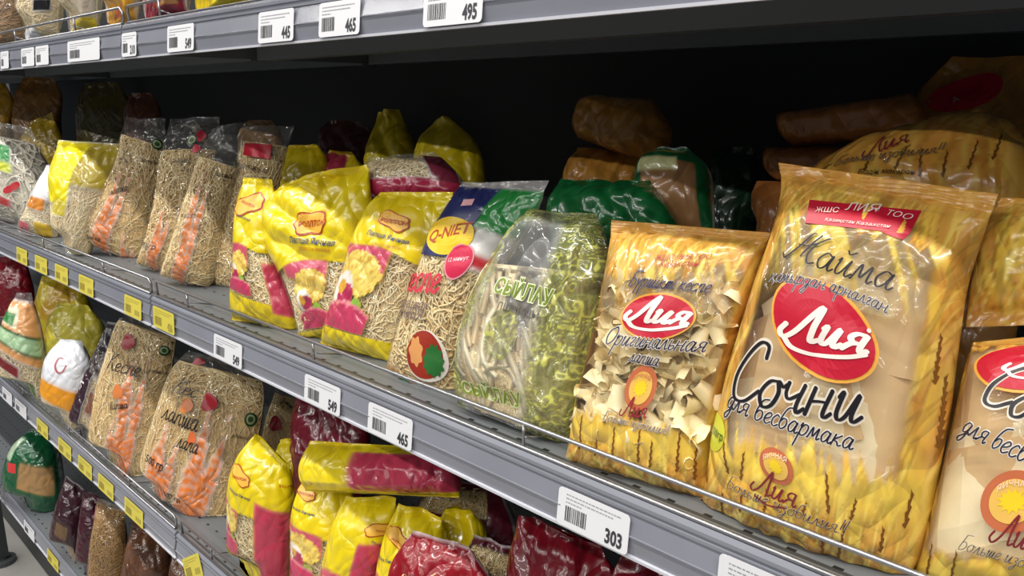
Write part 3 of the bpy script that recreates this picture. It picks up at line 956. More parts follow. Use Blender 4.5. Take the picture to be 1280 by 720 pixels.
def paint_yellow(clear=(0.17, 0.47), bowl=(-.95, .35), panel=None, yel=(232, 208, 22), sidewin=True, lo_yellow=True):
    def f(s, X, V, isb, col):
        hw = s.hw(V.ravel()).reshape(V.shape); x = X * hw; z = V * s.H; sd = s.seed
        mix(col, yel, np.ones_like(X))
        mix(col, (214, 178, 16), smooth(.45, .7, fbm(x * 18, z * 14, sd)) * .35)
        cw = clear[1] + .02 * np.sin(X * 3 + sd)
        m = smooth(-.008, .008, V - clear[0]) * smooth(-.008, .008, cw - V)
        col[..., 3] = np.where(m > .5, 1 - m, 1)
        if bowl:
            bx = (X - (bowl[0] + bowl[1]) / 2) / ((bowl[1] - bowl[0]) / 2); bv = (V - clear[0]) / (clear[1] - clear[0])
            tint = (np.abs(bx) < 1) * m
            # back of the picture: pink with noodles heaped on it
            pic = smooth(1.05, .9, np.abs(bx)) * m * smooth(.0, .06, bv)
            mix(col, (205, 84, 108), pic * smooth(.70, .78, bv + .10 * bx))
            heap = ((bx - .1) / .8) ** 2 + ((bv - .68) / .24) ** 2
            mix(col, (236, 208, 104), (heap < 1 + .35 * (vnoise(x * 300, z * 300, sd) - .5)) * m)
            mix(col, (206, 160, 62), ((heap < 1) & (ridged(x * 260, z * 260, sd + 3) > .82)) * m * .8)
            eg = ((bx + .35) / .42) ** 2 + ((bv - .48) / .17) ** 2
            mix(col, (240, 232, 220), (eg < 1) * m)
            ml = ((bx + .2) / .34) ** 2 + ((bv - .44) / .11) ** 2
            mix(col, (178, 46, 84), (ml < 1) * m)
            ml = ((bx + .42) / .16) ** 2 + ((bv - .50) / .07) ** 2
            mix(col, (224, 168, 60), (ml < 1) * m)
            lf = ((bx - .35) / .22) ** 2 + ((bv - .36) / .08) ** 2
            mix(col, (146, 190, 72), (lf < 1) * m)
            bw = (bv < .36 - .10 * (bx * bx)) & (np.abs(bx) < .96 - .25 * (.36 - bv)) & (bv > .04)
            mix(col, (196, 62, 96), bw * m)
            rim = np.abs(bv - (.37 - .10 * bx * bx)) < .018
            mix(col, (226, 130, 140), (rim & (np.abs(bx) < .95)) * m)
        if panel:
            for p in (panel if isinstance(panel, list) else [panel]):
                mix(col, (190, 58, 84), rect(X, V, *p) * (1 - isb))
                mix(col, (214, 120, 110), (rect(X, V, *p) - rect(X, V, p[0] + .05, p[1] - .05, p[2] + .012, p[3] - .012)) * (1 - isb) * .6)
        if lo_yellow:
            pass
        else:
            col[..., 3] = np.where(V < clear[0], 0, col[..., 3])
        col[..., 3] = np.where(isb > .5, np.where((V > clear[0]) & (V < clear[1]), .25, 1), col[..., 3])
    return f


def paint_kespe(ears=((-.25, .55),), seedk=0, blob=True):
    def f(s, X, V, isb, col):
        hw = s.hw(V.ravel()).reshape(V.shape); x = X * hw; z = V * s.H; sd = s.seed
        for (c, top) in ears:
            for k, (dx, w) in enumerate(((0, .20), (.24, .13))):
                cx = c + dx + .22 * (V - .2) * (1 if k else -.6)
                w2 = w * smooth(top - .06 * k, top - .30, V) * (.65 + .5 * vnoise(z * 90, z * 0 + k, sd)) * smooth(.0, .04, V)
                e = smooth(1.15, .7, np.abs(X - cx) / np.maximum(w2, .004)) * (V < top)
                hatch = .72 + .28 * (np.sin((z * 620 + np.abs(X - cx) * 22)) > -.35)
                mix(col, (228, 122, 44), e * hatch * (1 - isb), .86)
        col[..., 3] *= (1 - isb)
    return f


def paint_plain(rgb, rgb2=None, amt=.5, k=20.0, alpha=1.0):
    def f(s, X, V, isb, col):
        hw = s.hw(V.ravel()).reshape(V.shape); x = X * hw; z = V * s.H
        mix(col, rgb, np.ones_like(X), alpha)
        if rgb2: mix(col, rgb2, smooth(.48, .62, fbm(x * k, z * k, s.seed)) * amt, alpha)
    return f


def paint_bands(bands, alpha0=0.0):
    """bands: (x0, x1, v0, v1, rgb, alpha)"""
    def f(s, X, V, isb, col):
        col[..., 3] = alpha0
        for x0, x1, v0, v1, rgb, a in bands:
            m = rect(X, V, x0, x1, v0, v1)
            mix(col, rgb, m, a)
    return f


def paint_filigree(s, X, V, isb, col):
    hw = s.hw(V.ravel()).reshape(V.shape); x = X * hw; z = V * s.H; sd = s.seed
    a_ = .010 * np.sin(z * 260 + 3 * np.sin(x * 120)); n = vnoise(x * 86 + a_ * 40, z * 86, sd) + .22 * vnoise(x * 190 + 3, z * 190, sd + 1)
    ln = np.abs((n * 5.0) % 1 - .5)
    dens = np.clip(smooth(.12, .42, X) + smooth(-.72, -.9, X) + smooth(.80, .95, V) * .9 + .9 * ((X + .15) ** 2 / .06 + (V - .40) ** 2 / .008 < 1) + .7 * ((X + .75) ** 2 / .03 + (V - .55) ** 2 / .03 < 1), 0, 1)
    mix(col, (126, 132, 40), dens * .999, 0.5)
    mix(col, (206, 208, 104), smooth(.17, .07, ln) * dens, 0.92)
    mix(col, (92, 104, 30), smooth(.40, .46, ln) * dens * .6, 0.8)
    grey = ((X - .02) ** 2 / .05 + (V - .58) ** 2 / .035 < 1) * (1 - dens)
    mix(col, (132, 132, 130), grey * .999, .55)
    col[..., 3] = np.where(isb > .5, .1, col[..., 3])


# ------------------------------------------------------------------ middle shelf, right: the gold packs
GG = 'gold pasta packs'
RED = (190, 24, 50); CREAM = (240, 226, 206); NAVY = (38, 36, 60)


def pasta_sheet(b, X0, V0, size, rot, d, shape='square', name='pasta_sheet'):
    """one flat sheet of dough following the fill"""
    n = 7; th = 0.0011
    a = np.linspace(-1, 1, n); U, W = np.meshgrid(a, a)
    if shape == 'round':
        r = np.maximum(np.abs(U), np.abs(W)); q = np.sqrt(U * U + W * W); k = np.where(q > 0, r / np.maximum(q, 1e-9), 0); U, W = U * k, W * k
    ca, sa = math.cos(rot), math.sin(rot)
    u = (U * ca - W * sa) * size / 2; w = (U * sa + W * ca) * size / 2
    h = float(b.hw(V0)[0])
    lean = random.Random(int(X0 * 977 + V0 * 3331)).uniform(-.3, .3)
    X = np.clip(X0 + u / h, -.97, .97); V = np.clip(V0 + w / b.H, .03, .97)
    front = b.inner(X, V, np.clip(d + lean * U * .6 - abs(lean) * W * .7, .1, .97)).reshape(-1, 3); back = front - b.n * th
    i = np.arange(n * n).reshape(n, n); m = n * n
    F = [tuple(q) for q in np.stack([i[:-1, :-1], i[:-1, 1:], i[1:, 1:], i[1:, :-1]], -1).reshape(-1, 4)]
    F += [tuple(int(k) + m for k in q[::-1]) for q in F]
    edge = list(i[0, :]) + list(i[1:, -1]) + list(i[-1, -2::-1]) + list(i[-2:0, 0])
    F += [(edge[k], edge[k] + m, edge[(k + 1) % len(edge)] + m, edge[(k + 1) % len(edge)]) for k in range(len(edge))]
    mesh_obj(name, np.vstack([front, back]), F, plain('dough_sheet', (246, 228, 186), 0.45, noise=.04, nscale=60) if int(X0 * 100 + V0 * 70) % 2 else plain('dough_sheet_tan', (226, 192, 140), 0.45, noise=.04, nscale=60), b.root, b.org, False)


def wheat_ears(b, spots, rgb=(128, 78, 20), name='wheat_ear'):
    """printed dark ears of grain, each a part: (pixel foot, pixel tip)"""
    for p0, p1 in spots:
        a = b.find(*p0); c = b.find(*p1); h = float(b.hw(a[1])[0])
        d = np.array([(c[0] - a[0]) * h, (c[1] - a[1]) * b.H]); L = np.linalg.norm(d); e = d / max(L, 1e-6); u = np.array([-e[1], e[0]])
        ns = max(6, int(L / 0.0026))
        V = []; F = []
        for k in range(ns + 1):                       # a toothed stem, one closed strip
            q = e * L * k / ns
            s1 = .0016 if k % 2 else .0004; s2 = .0004 if k % 2 else .0015
            f = 1 - .5 * k / ns
            V += [q - u * s1 * f + e * (.0018 if k % 2 else 0), q, q + u * s2 * f + e * (0 if k % 2 else .0018)]
            if k:
                n = 3 * k; F += [(n - 3, n - 2, n + 1, n), (n - 2, n - 1, n + 2, n + 1)]
        V = np.array(V)
        mesh_obj(name, b.surf(a[0] + V[:, 0] / h, a[1] + V[:, 1] / b.H, .0005), F, ink(rgb), b.root, b.org, False)


def lia_logo(b, c, rx, ry, rot, p0, p1, w=.17):
    b.patch(c, rx * 1.06, ry * 1.09, (232, 168, 70), 'logo_border', rot, d=.0006)
    b.patch(c, rx, ry, RED, 'logo_oval', rot, d=.0010, label='red oval logo')
    b.script('Лия', p0, p1, (242, 232, 222), 'logo_lettering', w=w*1.5, hscale=.66, thin=.7, slant=.22, d=.0015,
             extra=[[(-.1, -.05), (.5, -.5), (1.6, -.62), (2.8, -.35), (3.5, .0)]])


def round_badge(b, p, r, squash=1.0, rot=0.0):
    b.patch(p, r, r * squash, (196, 108, 70), 'badge', rot, d=.0005)
    b.patch(p, r * .72, r * .72 * squash, (232, 186, 90), 'badge_centre', rot, d=.0008)
    b.patch(p, r * .40, r * .34 * squash, (240, 206, 40), 'badge_sun', rot, shape=lambda a: 1 + .25 * math.cos(12 * a), d=.0010)


def sochni(name, label, L, R, anchor, seed, full=True, **k):
    return Bag(name, label, GG, L, R, anchor, seed=seed, **k)


b = sochni('pasta_bag', 'biggest gold pack at the right front with pasta sheets and a red oval logo',
           [(874, 646), (886, 590), (898, 530), (917, 450), (945, 360), (968, 290), (977, 240), (973, 203)],
           [(1122, 745), (1152, 690), (1172, 600), (1187, 520), (1197, 440), (1209, 360), (1226, 305), (1249, 243)],
           base_px(1000, 676, ZM, .038), 16, yaw=4, tilt=9, thick=.040, nu=130, nv=190, seal=(.035, .055), fat=(.5, .62), crumple=.0034, cs=20, deck=ZM, ymin=.006, pleat=.0022)
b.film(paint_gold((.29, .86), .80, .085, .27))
for X0, V0, sz, rt, d, sh in ((.38, .44, .085, .05, .80, 'square'), (-.30, .42, .080, .5, .74, 'square'), (.40, .36, .080, -.12, .88, 'round'), (-.35, .28, .080, .3, .82, 'square'), (.30, .22, .08, .05, .78, 'square'),
                              (.0, .40, .085, .15, .70, 'square'), (-.02, .54, .075, .75, .60, 'square'), (.52, .60, .055, .02, .62, 'square'), (.0, .18, .09, .2, .68, 'round'), (-.05, .52, .09, -.2, .52, 'square'), (.1, .32, .095, .1, .5, 'square'), (-.5, .36, .06, .1, .6, 'square'), (.55, .45, .06, .0, .6, 'square')):
    pasta_sheet(b, X0, V0, sz, rt, d, sh)
b.poly([(1006, 279), (1136, 293), (1152, 264), (1012, 250)], RED, 'name_panel', label='red panel under the top seal')
b.poly([(1100, 289), (1136, 293), (1128, 300), (1112, 295)], RED, 'name_panel_tip')
b.text('ЖШС', (1020, 266), (1048, 267), (244, 220, 210), slant=.3, d=.0014)
b.text('ЛИЯ', (1056, 264), (1096, 267), (244, 220, 210), slant=.3, d=.0014)
b.text('ТОО', (1106, 270), (1136, 276), (244, 220, 210), slant=.3, d=.0014)
b.text('Қазақстан Казахстан', (1032, 277), (1112, 286), (244, 220, 210), slant=.3, d=.0014)
b.script('Жайма', (984, 321), (1112, 364), (30, 26, 34), w=.11, thin=.55, slant=.25)
b.script('қамырдан арналған', (962, 352), (1108, 392), (52, 48, 66), w=.13, slant=.22, halo=(214, 206, 200), hw=.26, curve=.05)
lia_logo(b, (1026, 410), .0345, .0205, -.32, (984, 420), (1082, 443))
b.patch((1087, 413), .0013, .0013, (242, 232, 222), 'logo_dot', d=.0015, rings=1, k=12)
b.script('Сочни', (912, 497), (1074, 529), (28, 24, 30), w=.16, thin=.5, slant=.22, halo=(226, 216, 200), hw=.30)
b.script('для бесбармака', (910, 508), (1065, 562), (30, 28, 44), w=.14, thin=.6, slant=.2, halo=(226, 220, 214), hw=.30)
b.patch((893, 541), .013, .0115, (206, 206, 60), 'weight_badge', d=.0005)
b.text('250гр', (884, 541), (904, 552), (52, 96, 36), bold=.01, d=.0012)
round_badge(b, (970, 583), .0125, .75, -.5)
b.text('ЯИЧНАЯ', (955, 574), (984, 578), (248, 220, 190), d=.0013, curve=.12, bold=.01)
b.script('Лия', (944, 612), (995, 634), (126, 34, 44), w=.16, thin=.7, slant=.2, extra=[[(.2, -.4), (1.4, -.7), (2.8, -.3)]])
b.script('Больше изобилия!!', (910, 607), (1056, 668), (66, 52, 62), w=.09, slant=.25, halo=(222, 200, 150), hw=.2)
wheat_ears(b, [((884, 604), (882, 567)), ((911, 592), (905, 552)), ((926, 600), (930, 566)), ((1036, 642), (1033, 592)), ((1063, 650), (1070, 625)), ((1002, 646), (1008, 628)), ((1172, 560), (1182, 470)), ((1168, 480), (1176, 420)), ((1130, 660), (1140, 615)),
              ((1050, 690), (1056, 655)), ((955, 640), (958, 612)), ((925, 640), (928, 615)), ((1100, 690), (1104, 660)), ((1030, 690), (1028, 668)), ((905, 640), (903, 616))])

b = sochni('pasta_bag', 'gold pack of curled pasta shells with red oval logo, left of the biggest one',
           [(704, 580), (714, 550), (724, 500), (739, 440), (752, 380), (761, 320), (764, 275)],
           [(884, 634), (890, 590), (898, 530), (917, 440), (936, 380), (955, 320), (965, 291)],
           base_px(792, 600, ZM, .030), 22, yaw=8, tilt=12, thick=.030, nu=96, nv=140, seal=(.04, .06), fat=(.5, .6), crumple=.0022, cs=26, deck=ZM - .004, ymin=-.006)
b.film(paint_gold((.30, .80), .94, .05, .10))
# curled dough pieces, one mesh shared by all
def shell_mesh():
    V = []; n = 6; m = 6
    for i in range(n + 1):
        t = i / n
        for j in range(m + 1):
            a = -2.5 + 5.0 * j / m
            r = .0048 + .0026 * t
            V.append((r * math.sin(a), -r * math.cos(a) * (.8 + .3 * t), -.008 + .017 * t + .003 * math.cos(a * 1.5) * t))
    F = [(i * (m + 1) + j, i * (m + 1) + j + 1, (i + 1) * (m + 1) + j + 1, (i + 1) * (m + 1) + j) for i in range(n) for j in range(m)]
    me = bpy.data.meshes.new('pasta_shell'); me.from_pydata(V, [], F); me.update()
    me.polygons.foreach_set('use_smooth', np.ones(len(F), bool))
    me.materials.append(plain('dough_shell', (252, 234, 186), 0.5, noise=.05, nscale=90))
    return me
SHELL = shell_mesh(); rnd = random.Random(5)
rows = 15
for rr in range(rows):
    for cc in range(9):
        X0 = np.array([-.82 + 1.64 * (cc + .5 * (rr % 2) + rnd.uniform(-.25, .25)) / 8.5]); V0 = np.array([.22 + .56 * (rr + rnd.uniform(-.3, .3)) / rows])
        if abs(X0[0]) > .84: continue
        o = bpy.data.objects.new('pasta_shell', SHELL); COL.objects.link(o); o.parent = b.root
        p = b.inner(X0, V0, .66 + rnd.uniform(-.14, .12))[0]
        o.location = p - b.org; o.rotation_euler = (rnd.uniform(0, 6.3), rnd.uniform(0, 6.3), rnd.uniform(0, 6.3)); sc = rnd.uniform(.95, 1.25); o.scale = (sc, sc, sc)
b.strands(1, plain('dough_back', (206, 174, 116), .6), v=(.06, .80), name='pasta_behind', depth=(.2, .3), cd=.30)
lia_logo(b, (820, 396), .0285, .0150, -.10, (788, 400), (858, 407), w=.19)
b.script('Бүршікті кеспе', (786, 357), (886, 366), (34, 26, 60), w=.16, slant=.3, halo=(214, 206, 222), hw=.2)
b.text('ЖШС ЛИЯ ТОО', (818, 326), (888, 324), (170, 40, 60), slant=.3, bold=.005)
b.text('Казахстан', (824, 334), (872, 333), (170, 40, 60), slant=.3)
b.script('Оригинальная', (756, 430), (880, 440), (40, 34, 60), w=.13, slant=.25, halo=(232, 224, 214), hw=.28)
b.script('лапша', (786, 451), (822, 458), (40, 34, 60), w=.15, slant=.25, halo=(226, 216, 206), hw=.32)
round_badge(b, (801, 485), .0120, 1.0, 0)
b.text('ЯИЧНАЯ', (789, 477), (813, 477), (210, 120, 90), d=.0013, curve=.15)
b.script('Лия', (778, 519), (808, 523), (150, 40, 50), w=.17, thin=.7, slant=.2)
b.script('Больше изобилия!', (754, 524), (834, 543), (110, 96, 96), w=.12, slant=.25, halo=(236, 220, 190), hw=.25)
wheat_ears(b, [((724, 562), (728, 520)), ((766, 572), (768, 535)), ((798, 578), (800, 538)), ((812, 585), (815, 552)), ((846, 590), (850, 540)), ((868, 600), (872, 548)), ((744, 570), (746, 548))])

b = sochni('pasta_bag', 'gold pack leaning in the shade behind the biggest pack\'s top seal',
           [(1002, 300), (1000, 255), (1010, 222), (1052, 192), (1110, 162)], [(1290, 310), (1292, 240), (1288, 195), (1270, 158), (1225, 138)],
           at_y(1140, 290, .16), 31, yaw=8, tilt=32, thick=.030, nu=50, nv=60, crumple=.004, cs=22, seal=(.03, .03))
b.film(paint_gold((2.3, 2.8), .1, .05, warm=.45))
b.script('Лия', (1084, 196), (1136, 178), (126, 34, 44), w=.15, thin=.7)
b.script('Больше изобилия!!', (1042, 209), (1178, 192), (60, 48, 58), w=.1, slant=.25, halo=(206, 170, 90), hw=.2)
b.text('Біздің макарон', (1072, 218), (1142, 219), (60, 40, 30), slant=.3)
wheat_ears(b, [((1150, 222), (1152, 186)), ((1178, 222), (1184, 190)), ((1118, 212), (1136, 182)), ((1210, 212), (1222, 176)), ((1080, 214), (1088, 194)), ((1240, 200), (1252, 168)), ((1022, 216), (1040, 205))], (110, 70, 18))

b = sochni('pasta_bag', 'gold pack with pasta sheets cut by the right picture edge',
           [(1130, 745), (1150, 690), (1172, 610), (1192, 530), (1206, 460), (1216, 428)], [(1420, 800), (1425, 690), (1420, 590), (1410, 500), (1400, 440), (1395, 410)],
           base_px(1275, 772, ZM, .060), 41, yaw=2, tilt=9, thick=.034, nu=60, nv=80, crumple=.0026, cs=22, deck=ZM, ymin=.010)
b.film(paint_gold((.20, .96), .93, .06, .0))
for X0, V0, sz, rt, d, sh in ((-.62, .38, .075, .22, .85, 'square'), (-.35, .3, .08, .1, .80, 'square'), (-.2, .5, .08, .3, .74, 'round'), (-.5, .62, .07, .1, .66, 'square'), (.1, .4, .09, .0, .7, 'square'), (-.3, .75, .08, .2, .6, 'square'), (.3, .6, .09, .0, .6, 'square'), (-.1, .2, .09, .1, .7, 'square'), (.5, .35, .09, .1, .6, 'square')):
    pasta_sheet(b, X0, V0, sz, rt, d, sh)
lia_logo(b, (1296, 452), .031, .0185, -.15, (1262, 464), (1350, 470))
b.script('Сочни', (1222, 500), (1390, 560), (28, 24, 30), w=.17, slant=.22, halo=(226, 216, 200), hw=.30)
b.script('для бесбармака', (1204, 538), (1372, 612), (30, 28, 44), w=.14, thin=.6, halo=(226, 220, 214), hw=.30)
round_badge(b, (1266, 626), .0165, .85, -.2)
b.text('ЯИЧНАЯ', (1246, 615), (1288, 612), (248, 220, 190), d=.0013, curve=.15, bold=.01)
b.script('Лия', (1242, 676), (1300, 690), (126, 34, 44), w=.16, thin=.7)
b.script('Больше изобилия!!', (1198, 684), (1340, 722), (40, 36, 48), w=.09, slant=.25, halo=(226, 210, 180), hw=.2)
wheat_ears(b, [((1160, 715), (1166, 680)), ((1190, 725), (1196, 690))])

b = sochni('pasta_bag', 'gold pack lying above the cut one at the right picture edge, its seal hanging down',
           [(1206, 409), (1214, 350), (1228, 290), (1252, 248)], [(1420, 402), (1420, 340), (1418, 290), (1405, 245)],
           at_y(1300, 400, .085), 51, yaw=2, tilt=16, thick=.014, nu=40, nv=40, crumple=.003, cs=22, seal=(.10, .05))
b.film(paint_gold((1.3, 1.8), .7, .06))

# dark stack of packs behind
for i, (nm, L, R, y, lb) in enumerate((
        ('a', [(992, 184), (975, 165), (970, 142)], [(1150, 172), (1158, 145), (1140, 116)], .33, 'topmost brown pack of the dark stack behind the biggest pack'),
        ('b', [(972, 226), (957, 208), (956, 184)], [(1120, 225), (1122, 205), (1118, 183)], .32, 'second brown pack down in the dark stack behind the biggest pack'),
        ('c', [(948, 275), (938, 250), (946, 226)], [(1090, 280), (1092, 255), (1090, 228)], .31, 'lowest visible brown pack of the dark stack behind the biggest pack'))):
    b = Bag('pasta_bag', lb, GG, L, R, at_y((L[0][0] + R[0][0]) / 2, L[0][1], y), seed=60 + i, yaw=10, tilt=4, stand=ZM if i == 2 else None, thick=.035, nu=24, nv=16, crumple=.002, seal=(.02, .02), fat=(.3, .3), box=4)
    b.film(paint_plain((196, 128, 66), (160, 96, 44), .6, 60))
b = Bag('pasta_bag', 'dark pack with a red oval at the upper right under the top shelf', GG, [(1138, 158), (1146, 118), (1190, 72)], [(1320, 165), (1322, 120), (1310, 70)], at_y(1230, 158, .36), seed=66, yaw=8, tilt=18, stand=ZM, thick=.03, nu=28, nv=24)
b.film(paint_plain((170, 120, 52), (140, 90, 40), .6, 60))
b.patch((1205, 118), .030, .018, RED, 'logo_oval', .4, label='red oval logo')
b.text('А', (1192, 130), (1200, 126), (225, 200, 190), d=.0012)

# ------------------------------------------------------------------ middle shelf, centre
b = Bag('noodle_bag', 'clear noodle pack with olive green scrollwork print, left of the shell pasta', None,
        [(572, 506), (571, 470), (577, 420), (593, 370), (618, 320), (642, 282), (668, 262)], [(713, 562), (730, 530), (744, 470), (754, 400), (760, 330), (756, 290), (748, 268)],
        base_px(645, 540, ZM, .036), seed=24, yaw=14, tilt=13, thick=.034, nu=120, nv=180, seal=(.02, .03), crumple=.0046, cs=24, deck=ZM, ymin=.012, fat=(.42, .7), fold=.006)
b.film(paint_filigree, film_mat('milky_film', .6, 26, .10, .09))
b.strands(170, PALE, v=(.03, .62), length=.085, r=.0012, flat=3.0, curl=.5, bias=(1.9, .45), depth=(.6, .98))
OL = (176, 186, 40)
b.text('СЫЙЛАУ', (616, 364), (690, 384), (232, 240, 200), 'lettering_halo', bold=.07, d=.0012)
b.text('СЫЙЛАУ', (617, 365), (689, 383), (122, 142, 34), bold=.015, d=.0016)
b.text('СЫЙЛАУ', (580, 490), (655, 511), (222, 230, 180), 'lettering_halo', bold=.07, d=.0012)
b.text('СЫЙЛАУ', (581, 491), (654, 510), (128, 148, 36), bold=.015, d=.0016)
b.text('лапша домашняя', (600, 456), (634, 464), (150, 150, 120), d=.0012)
b.text('из твердых сортов', (598, 466), (632, 474), (150, 150, 120), d=.0012)
b.text('пшеницы', (622, 386), (672, 400), (90, 88, 84), d=.0012)

b = Bag('noodle_bag', 'clear noodle pack with navy and green header and yellow oval, behind the scrollwork pack', None,
        [(482, 472), (492, 440), (514, 372), (540, 300), (565, 250), (578, 227)], [(566, 520), (572, 480), (586, 420), (624, 340), (664, 280), (688, 226)],
        base_px(528, 496, ZM, .12), seed=25, yaw=6, tilt=15, thick=.026, nu=60, nv=90, seal=(.03, .045), deck=ZM, ymin=.010, crumple=.0026, fold=.004)
b.film(paint_bands([(-1, 1, .95, 1.0, (210, 205, 205), .25), (-1, .10, .70, .95, (30, 38, 92), 1), (.06, 1, .72, .95, (30, 128, 56), 1), (.30, 1, .62, .72, (226, 224, 220), .9), (.35, 1, .585, .63, (196, 40, 48), 1),
                    (-1, -.3, .02, .16, (206, 150, 60), .75), (-.5, .9, .0, .09, (34, 124, 52), .92), (-.25, .1, .04, .11, (212, 116, 60), .9), (.2, .8, .10, .13, (220, 214, 210), .9), (.3, .9, .075, .10, (196, 40, 56), .9)]), name='bag_film')
b.strands(420, STRAW, v=(.03, .74), length=.045, r=.0009, curl=1.4, flat=1.6)
b.poly([(526, 318), (566, 322), (606, 262), (560, 240)], (30, 38, 92), 'header_panel', d=.0004, label='navy blue header panel')
b.patch((560, 293), .031, .0185, (238, 196, 34), 'badge', .12, label='yellow oval badge', d=.0008)
b.text('Q-NIET', (536, 303), (587, 291), (176, 62, 22), bold=.012, slant=.15, d=.0013, hscale=1.1)
b.poly([(576, 258), (590, 257), (594, 249), (580, 250)], (226, 170, 176), 'small_panel', d=.0008)
b.patch((573, 325), .0150, .0150, (226, 150, 160), 'badge_rim', d=.0008)
b.patch((573, 325), .0135, .0135, (208, 44, 80), 'badge', d=.0011, label='round red badge')
b.text('12 минут', (561, 328), (586, 325), (246, 214, 218), d=.0015, bold=.005)
b.script('кеспе', (512, 364), (548, 366), (206, 60, 78), w=.22, thin=.8, slant=.1)
b.text('домашняя', (510, 384), (534, 388), (120, 100, 96))
b.text('яичная', (506, 396), (528, 400), (120, 100, 96))
b.patch((530, 448), .0245, .0245, (222, 214, 202), 'bowl_print', d=.0005)
b.patch((528, 446), .0220, .0225, (150, 44, 26), 'bowl_print_sauce', d=.0008, label='dark red sauce in the printed bowl')
b.patch((520, 440), .009, .013, (214, 150, 90), 'bowl_print_noodles', .4, shape=lambda a: 1 + .12 * math.sin(7 * a), d=.0011)
b.patch((542, 452), .010, .015, (38, 104, 44), 'bowl_print_herbs', .2, shape=lambda a: 1 + .12 * math.sin(11 * a), d=.0013)
b.patch((508, 482), .014, .010, (40, 110, 48), 'bowl_print_leaf', .4, shape=lambda a: 1 + .14 * math.sin(9 * a), d=.0010)

# ------------------------------------------------------------------ yellow noodle packs
GYB = 'yellow egg noodle packs'
BRD = (178, 54, 26)


def plaque(a): return (abs(math.cos(a)) ** 4 + abs(math.sin(a)) ** 4) ** -.25 * (.92 + .07 * math.cos(6 * a))


def yellow_bag(label, L, R, anchor, seed, logo=None, t1=None, t2=None, paint=None, n=300, clear=(.17, .47), lr=(.024, .0115), rot=0.0, **k):
    kw = dict(yaw=20, tilt=8, thick=.034, nu=48, nv=64, seal=(.03, .04), crumple=.0034, cs=24, fold=.004)
    kw.update(k)
    b = Bag('noodle_bag', label, GYB, L, R, anchor, seed=seed, **kw)
    b.film(paint or paint_yellow(clear))
    if n: b.strands(n, PALE, v=(.03, min(clear[1] + .05, .95)), length=.04, r=.0009, curl=1.6)
    if logo:
        b.patch(logo[0], lr[0], lr[1], BRD, 'logo_border', logo[1], shape=plaque, d=.0011)
        b.patch(logo[0], lr[0] * .93, lr[1] * .86, (240, 184, 70), 'logo_panel', logo[1], shape=plaque, d=.0016)
        c_ = np.array(logo[0], float); m_ = (np.array(logo[2], float) + np.array(logo[3], float)) / 2; h_ = (np.array(logo[3], float) - np.array(logo[2], float)) * .37
        m_ = np.array([c_[0], m_[1]])
        b.text('РОЛЛТОН', tuple(m_ - h_), tuple(m_ + h_), BRD, 'logo_lettering', bold=.022, slant=.12, d=.0026)
    if t1: b.text('Лапша Яичная', t1[0], t1[1], (40, 58, 104), bold=.012, d=.0018)
    if t2: b.text('Классическая', t2[0], t2[1], (196, 120, 34), d=.0018)
    return b


yellow_bag('upright yellow noodle pack with flat top, nearest to the navy header pack',
           [(400, 430), (413, 395), (440, 312), (460, 262), (473, 240)], [(491, 459), (502, 420), (529, 345), (550, 295), (566, 240)],
           base_px(445, 444, ZM, .032), 26, logo=((492, 276), -.12, (471, 276), (514, 284)), t1=((459, 293), (511, 306)), t2=((466, 306), (500, 312)),
           paint=paint_yellow((.20, .56), (-.95, .45)), clear=(.20, .56), deck=ZM, ymin=.010, yaw=10, tilt=14, thick=.026, crumple=.002, nu=90, nv=130, fold=.002)
yellow_bag('yellow noodle pack with a puffed crumpled top, middle of the three in front',
           [(374, 431), (371, 405), (364, 372), (350, 338), (334, 305), (329, 270), (337, 245), (350, 230)], [(432, 420), (442, 390), (447, 345), (456, 305), (464, 262), (462, 232), (454, 204)],
           base_px(404, 424, ZM, .02), 27, logo=((389, 279), -.05, (368, 284), (411, 281)), t1=((364, 303), (418, 308)), t2=((376, 312), (412, 315)),
           paint=paint_yellow((.08, .43), (-.6, .45)), clear=(.08, .43), deck=ZM, ymin=.012, yaw=22, tilt=12, thick=.026, crumple=.0075, cs=20, nu=90, nv=130, fold=.008, lr=(.024, .0125))
yellow_bag('yellow noodle pack with pink bowl low on its face, left of the crumpled one',
           [(290, 400), (292, 362), (298, 320), (297, 270), (303, 222)], [(372, 424), (374, 388), (356, 330), (348, 280), (340, 224)],
           base_px(338, 414, ZM, .09), 28, logo=((310, 256), .4, (298, 252), (318, 262)), t1=((297, 270), (314, 277)), t2=None,
           paint=paint_yellow((.26, .58), (-.95, .05), panel=(.55, 1.1, .20, .50)), clear=(.26, .58), deck=ZM, ymin=.012, yaw=24, tilt=9, thick=.030, nu=76, nv=110)
yellow_bag('yellow noodle pack in the second row above the pink-bowl pack', [(338, 290), (336, 240), (344, 205), (362, 182)], [(410, 290), (412, 240), (408, 200), (398, 180)],
           base_px(370, 340, ZM, .10), 29, n=0, stand=ZM, paint=paint_yellow((.1, .3), None), yaw=20, tilt=10, crumple=.006)
yellow_bag('yellow and magenta noodle pack in the second row behind the flat-topped pack', [(405, 290), (402, 240), (404, 205), (415, 188)], [(462, 300), (466, 250), (462, 220), (440, 190)],
           base_px(432, 345, ZM, .13), 30, n=0, stand=ZM, paint=paint_yellow((.1, .3), None, panel=(-.9, .3, .3, .95)), yaw=20, tilt=10, crumple=.006)
b = Bag('noodle_bag', 'magenta noodle pack lying on its side behind the flat-topped yellow pack', GYB, [(455, 262), (446, 232), (462, 196)], [(570, 262), (578, 226), (545, 190)],
        at_y(512, 262, .15), seed=31, yaw=18, tilt=25, thick=.03, nu=40, nv=36, crumple=.004)
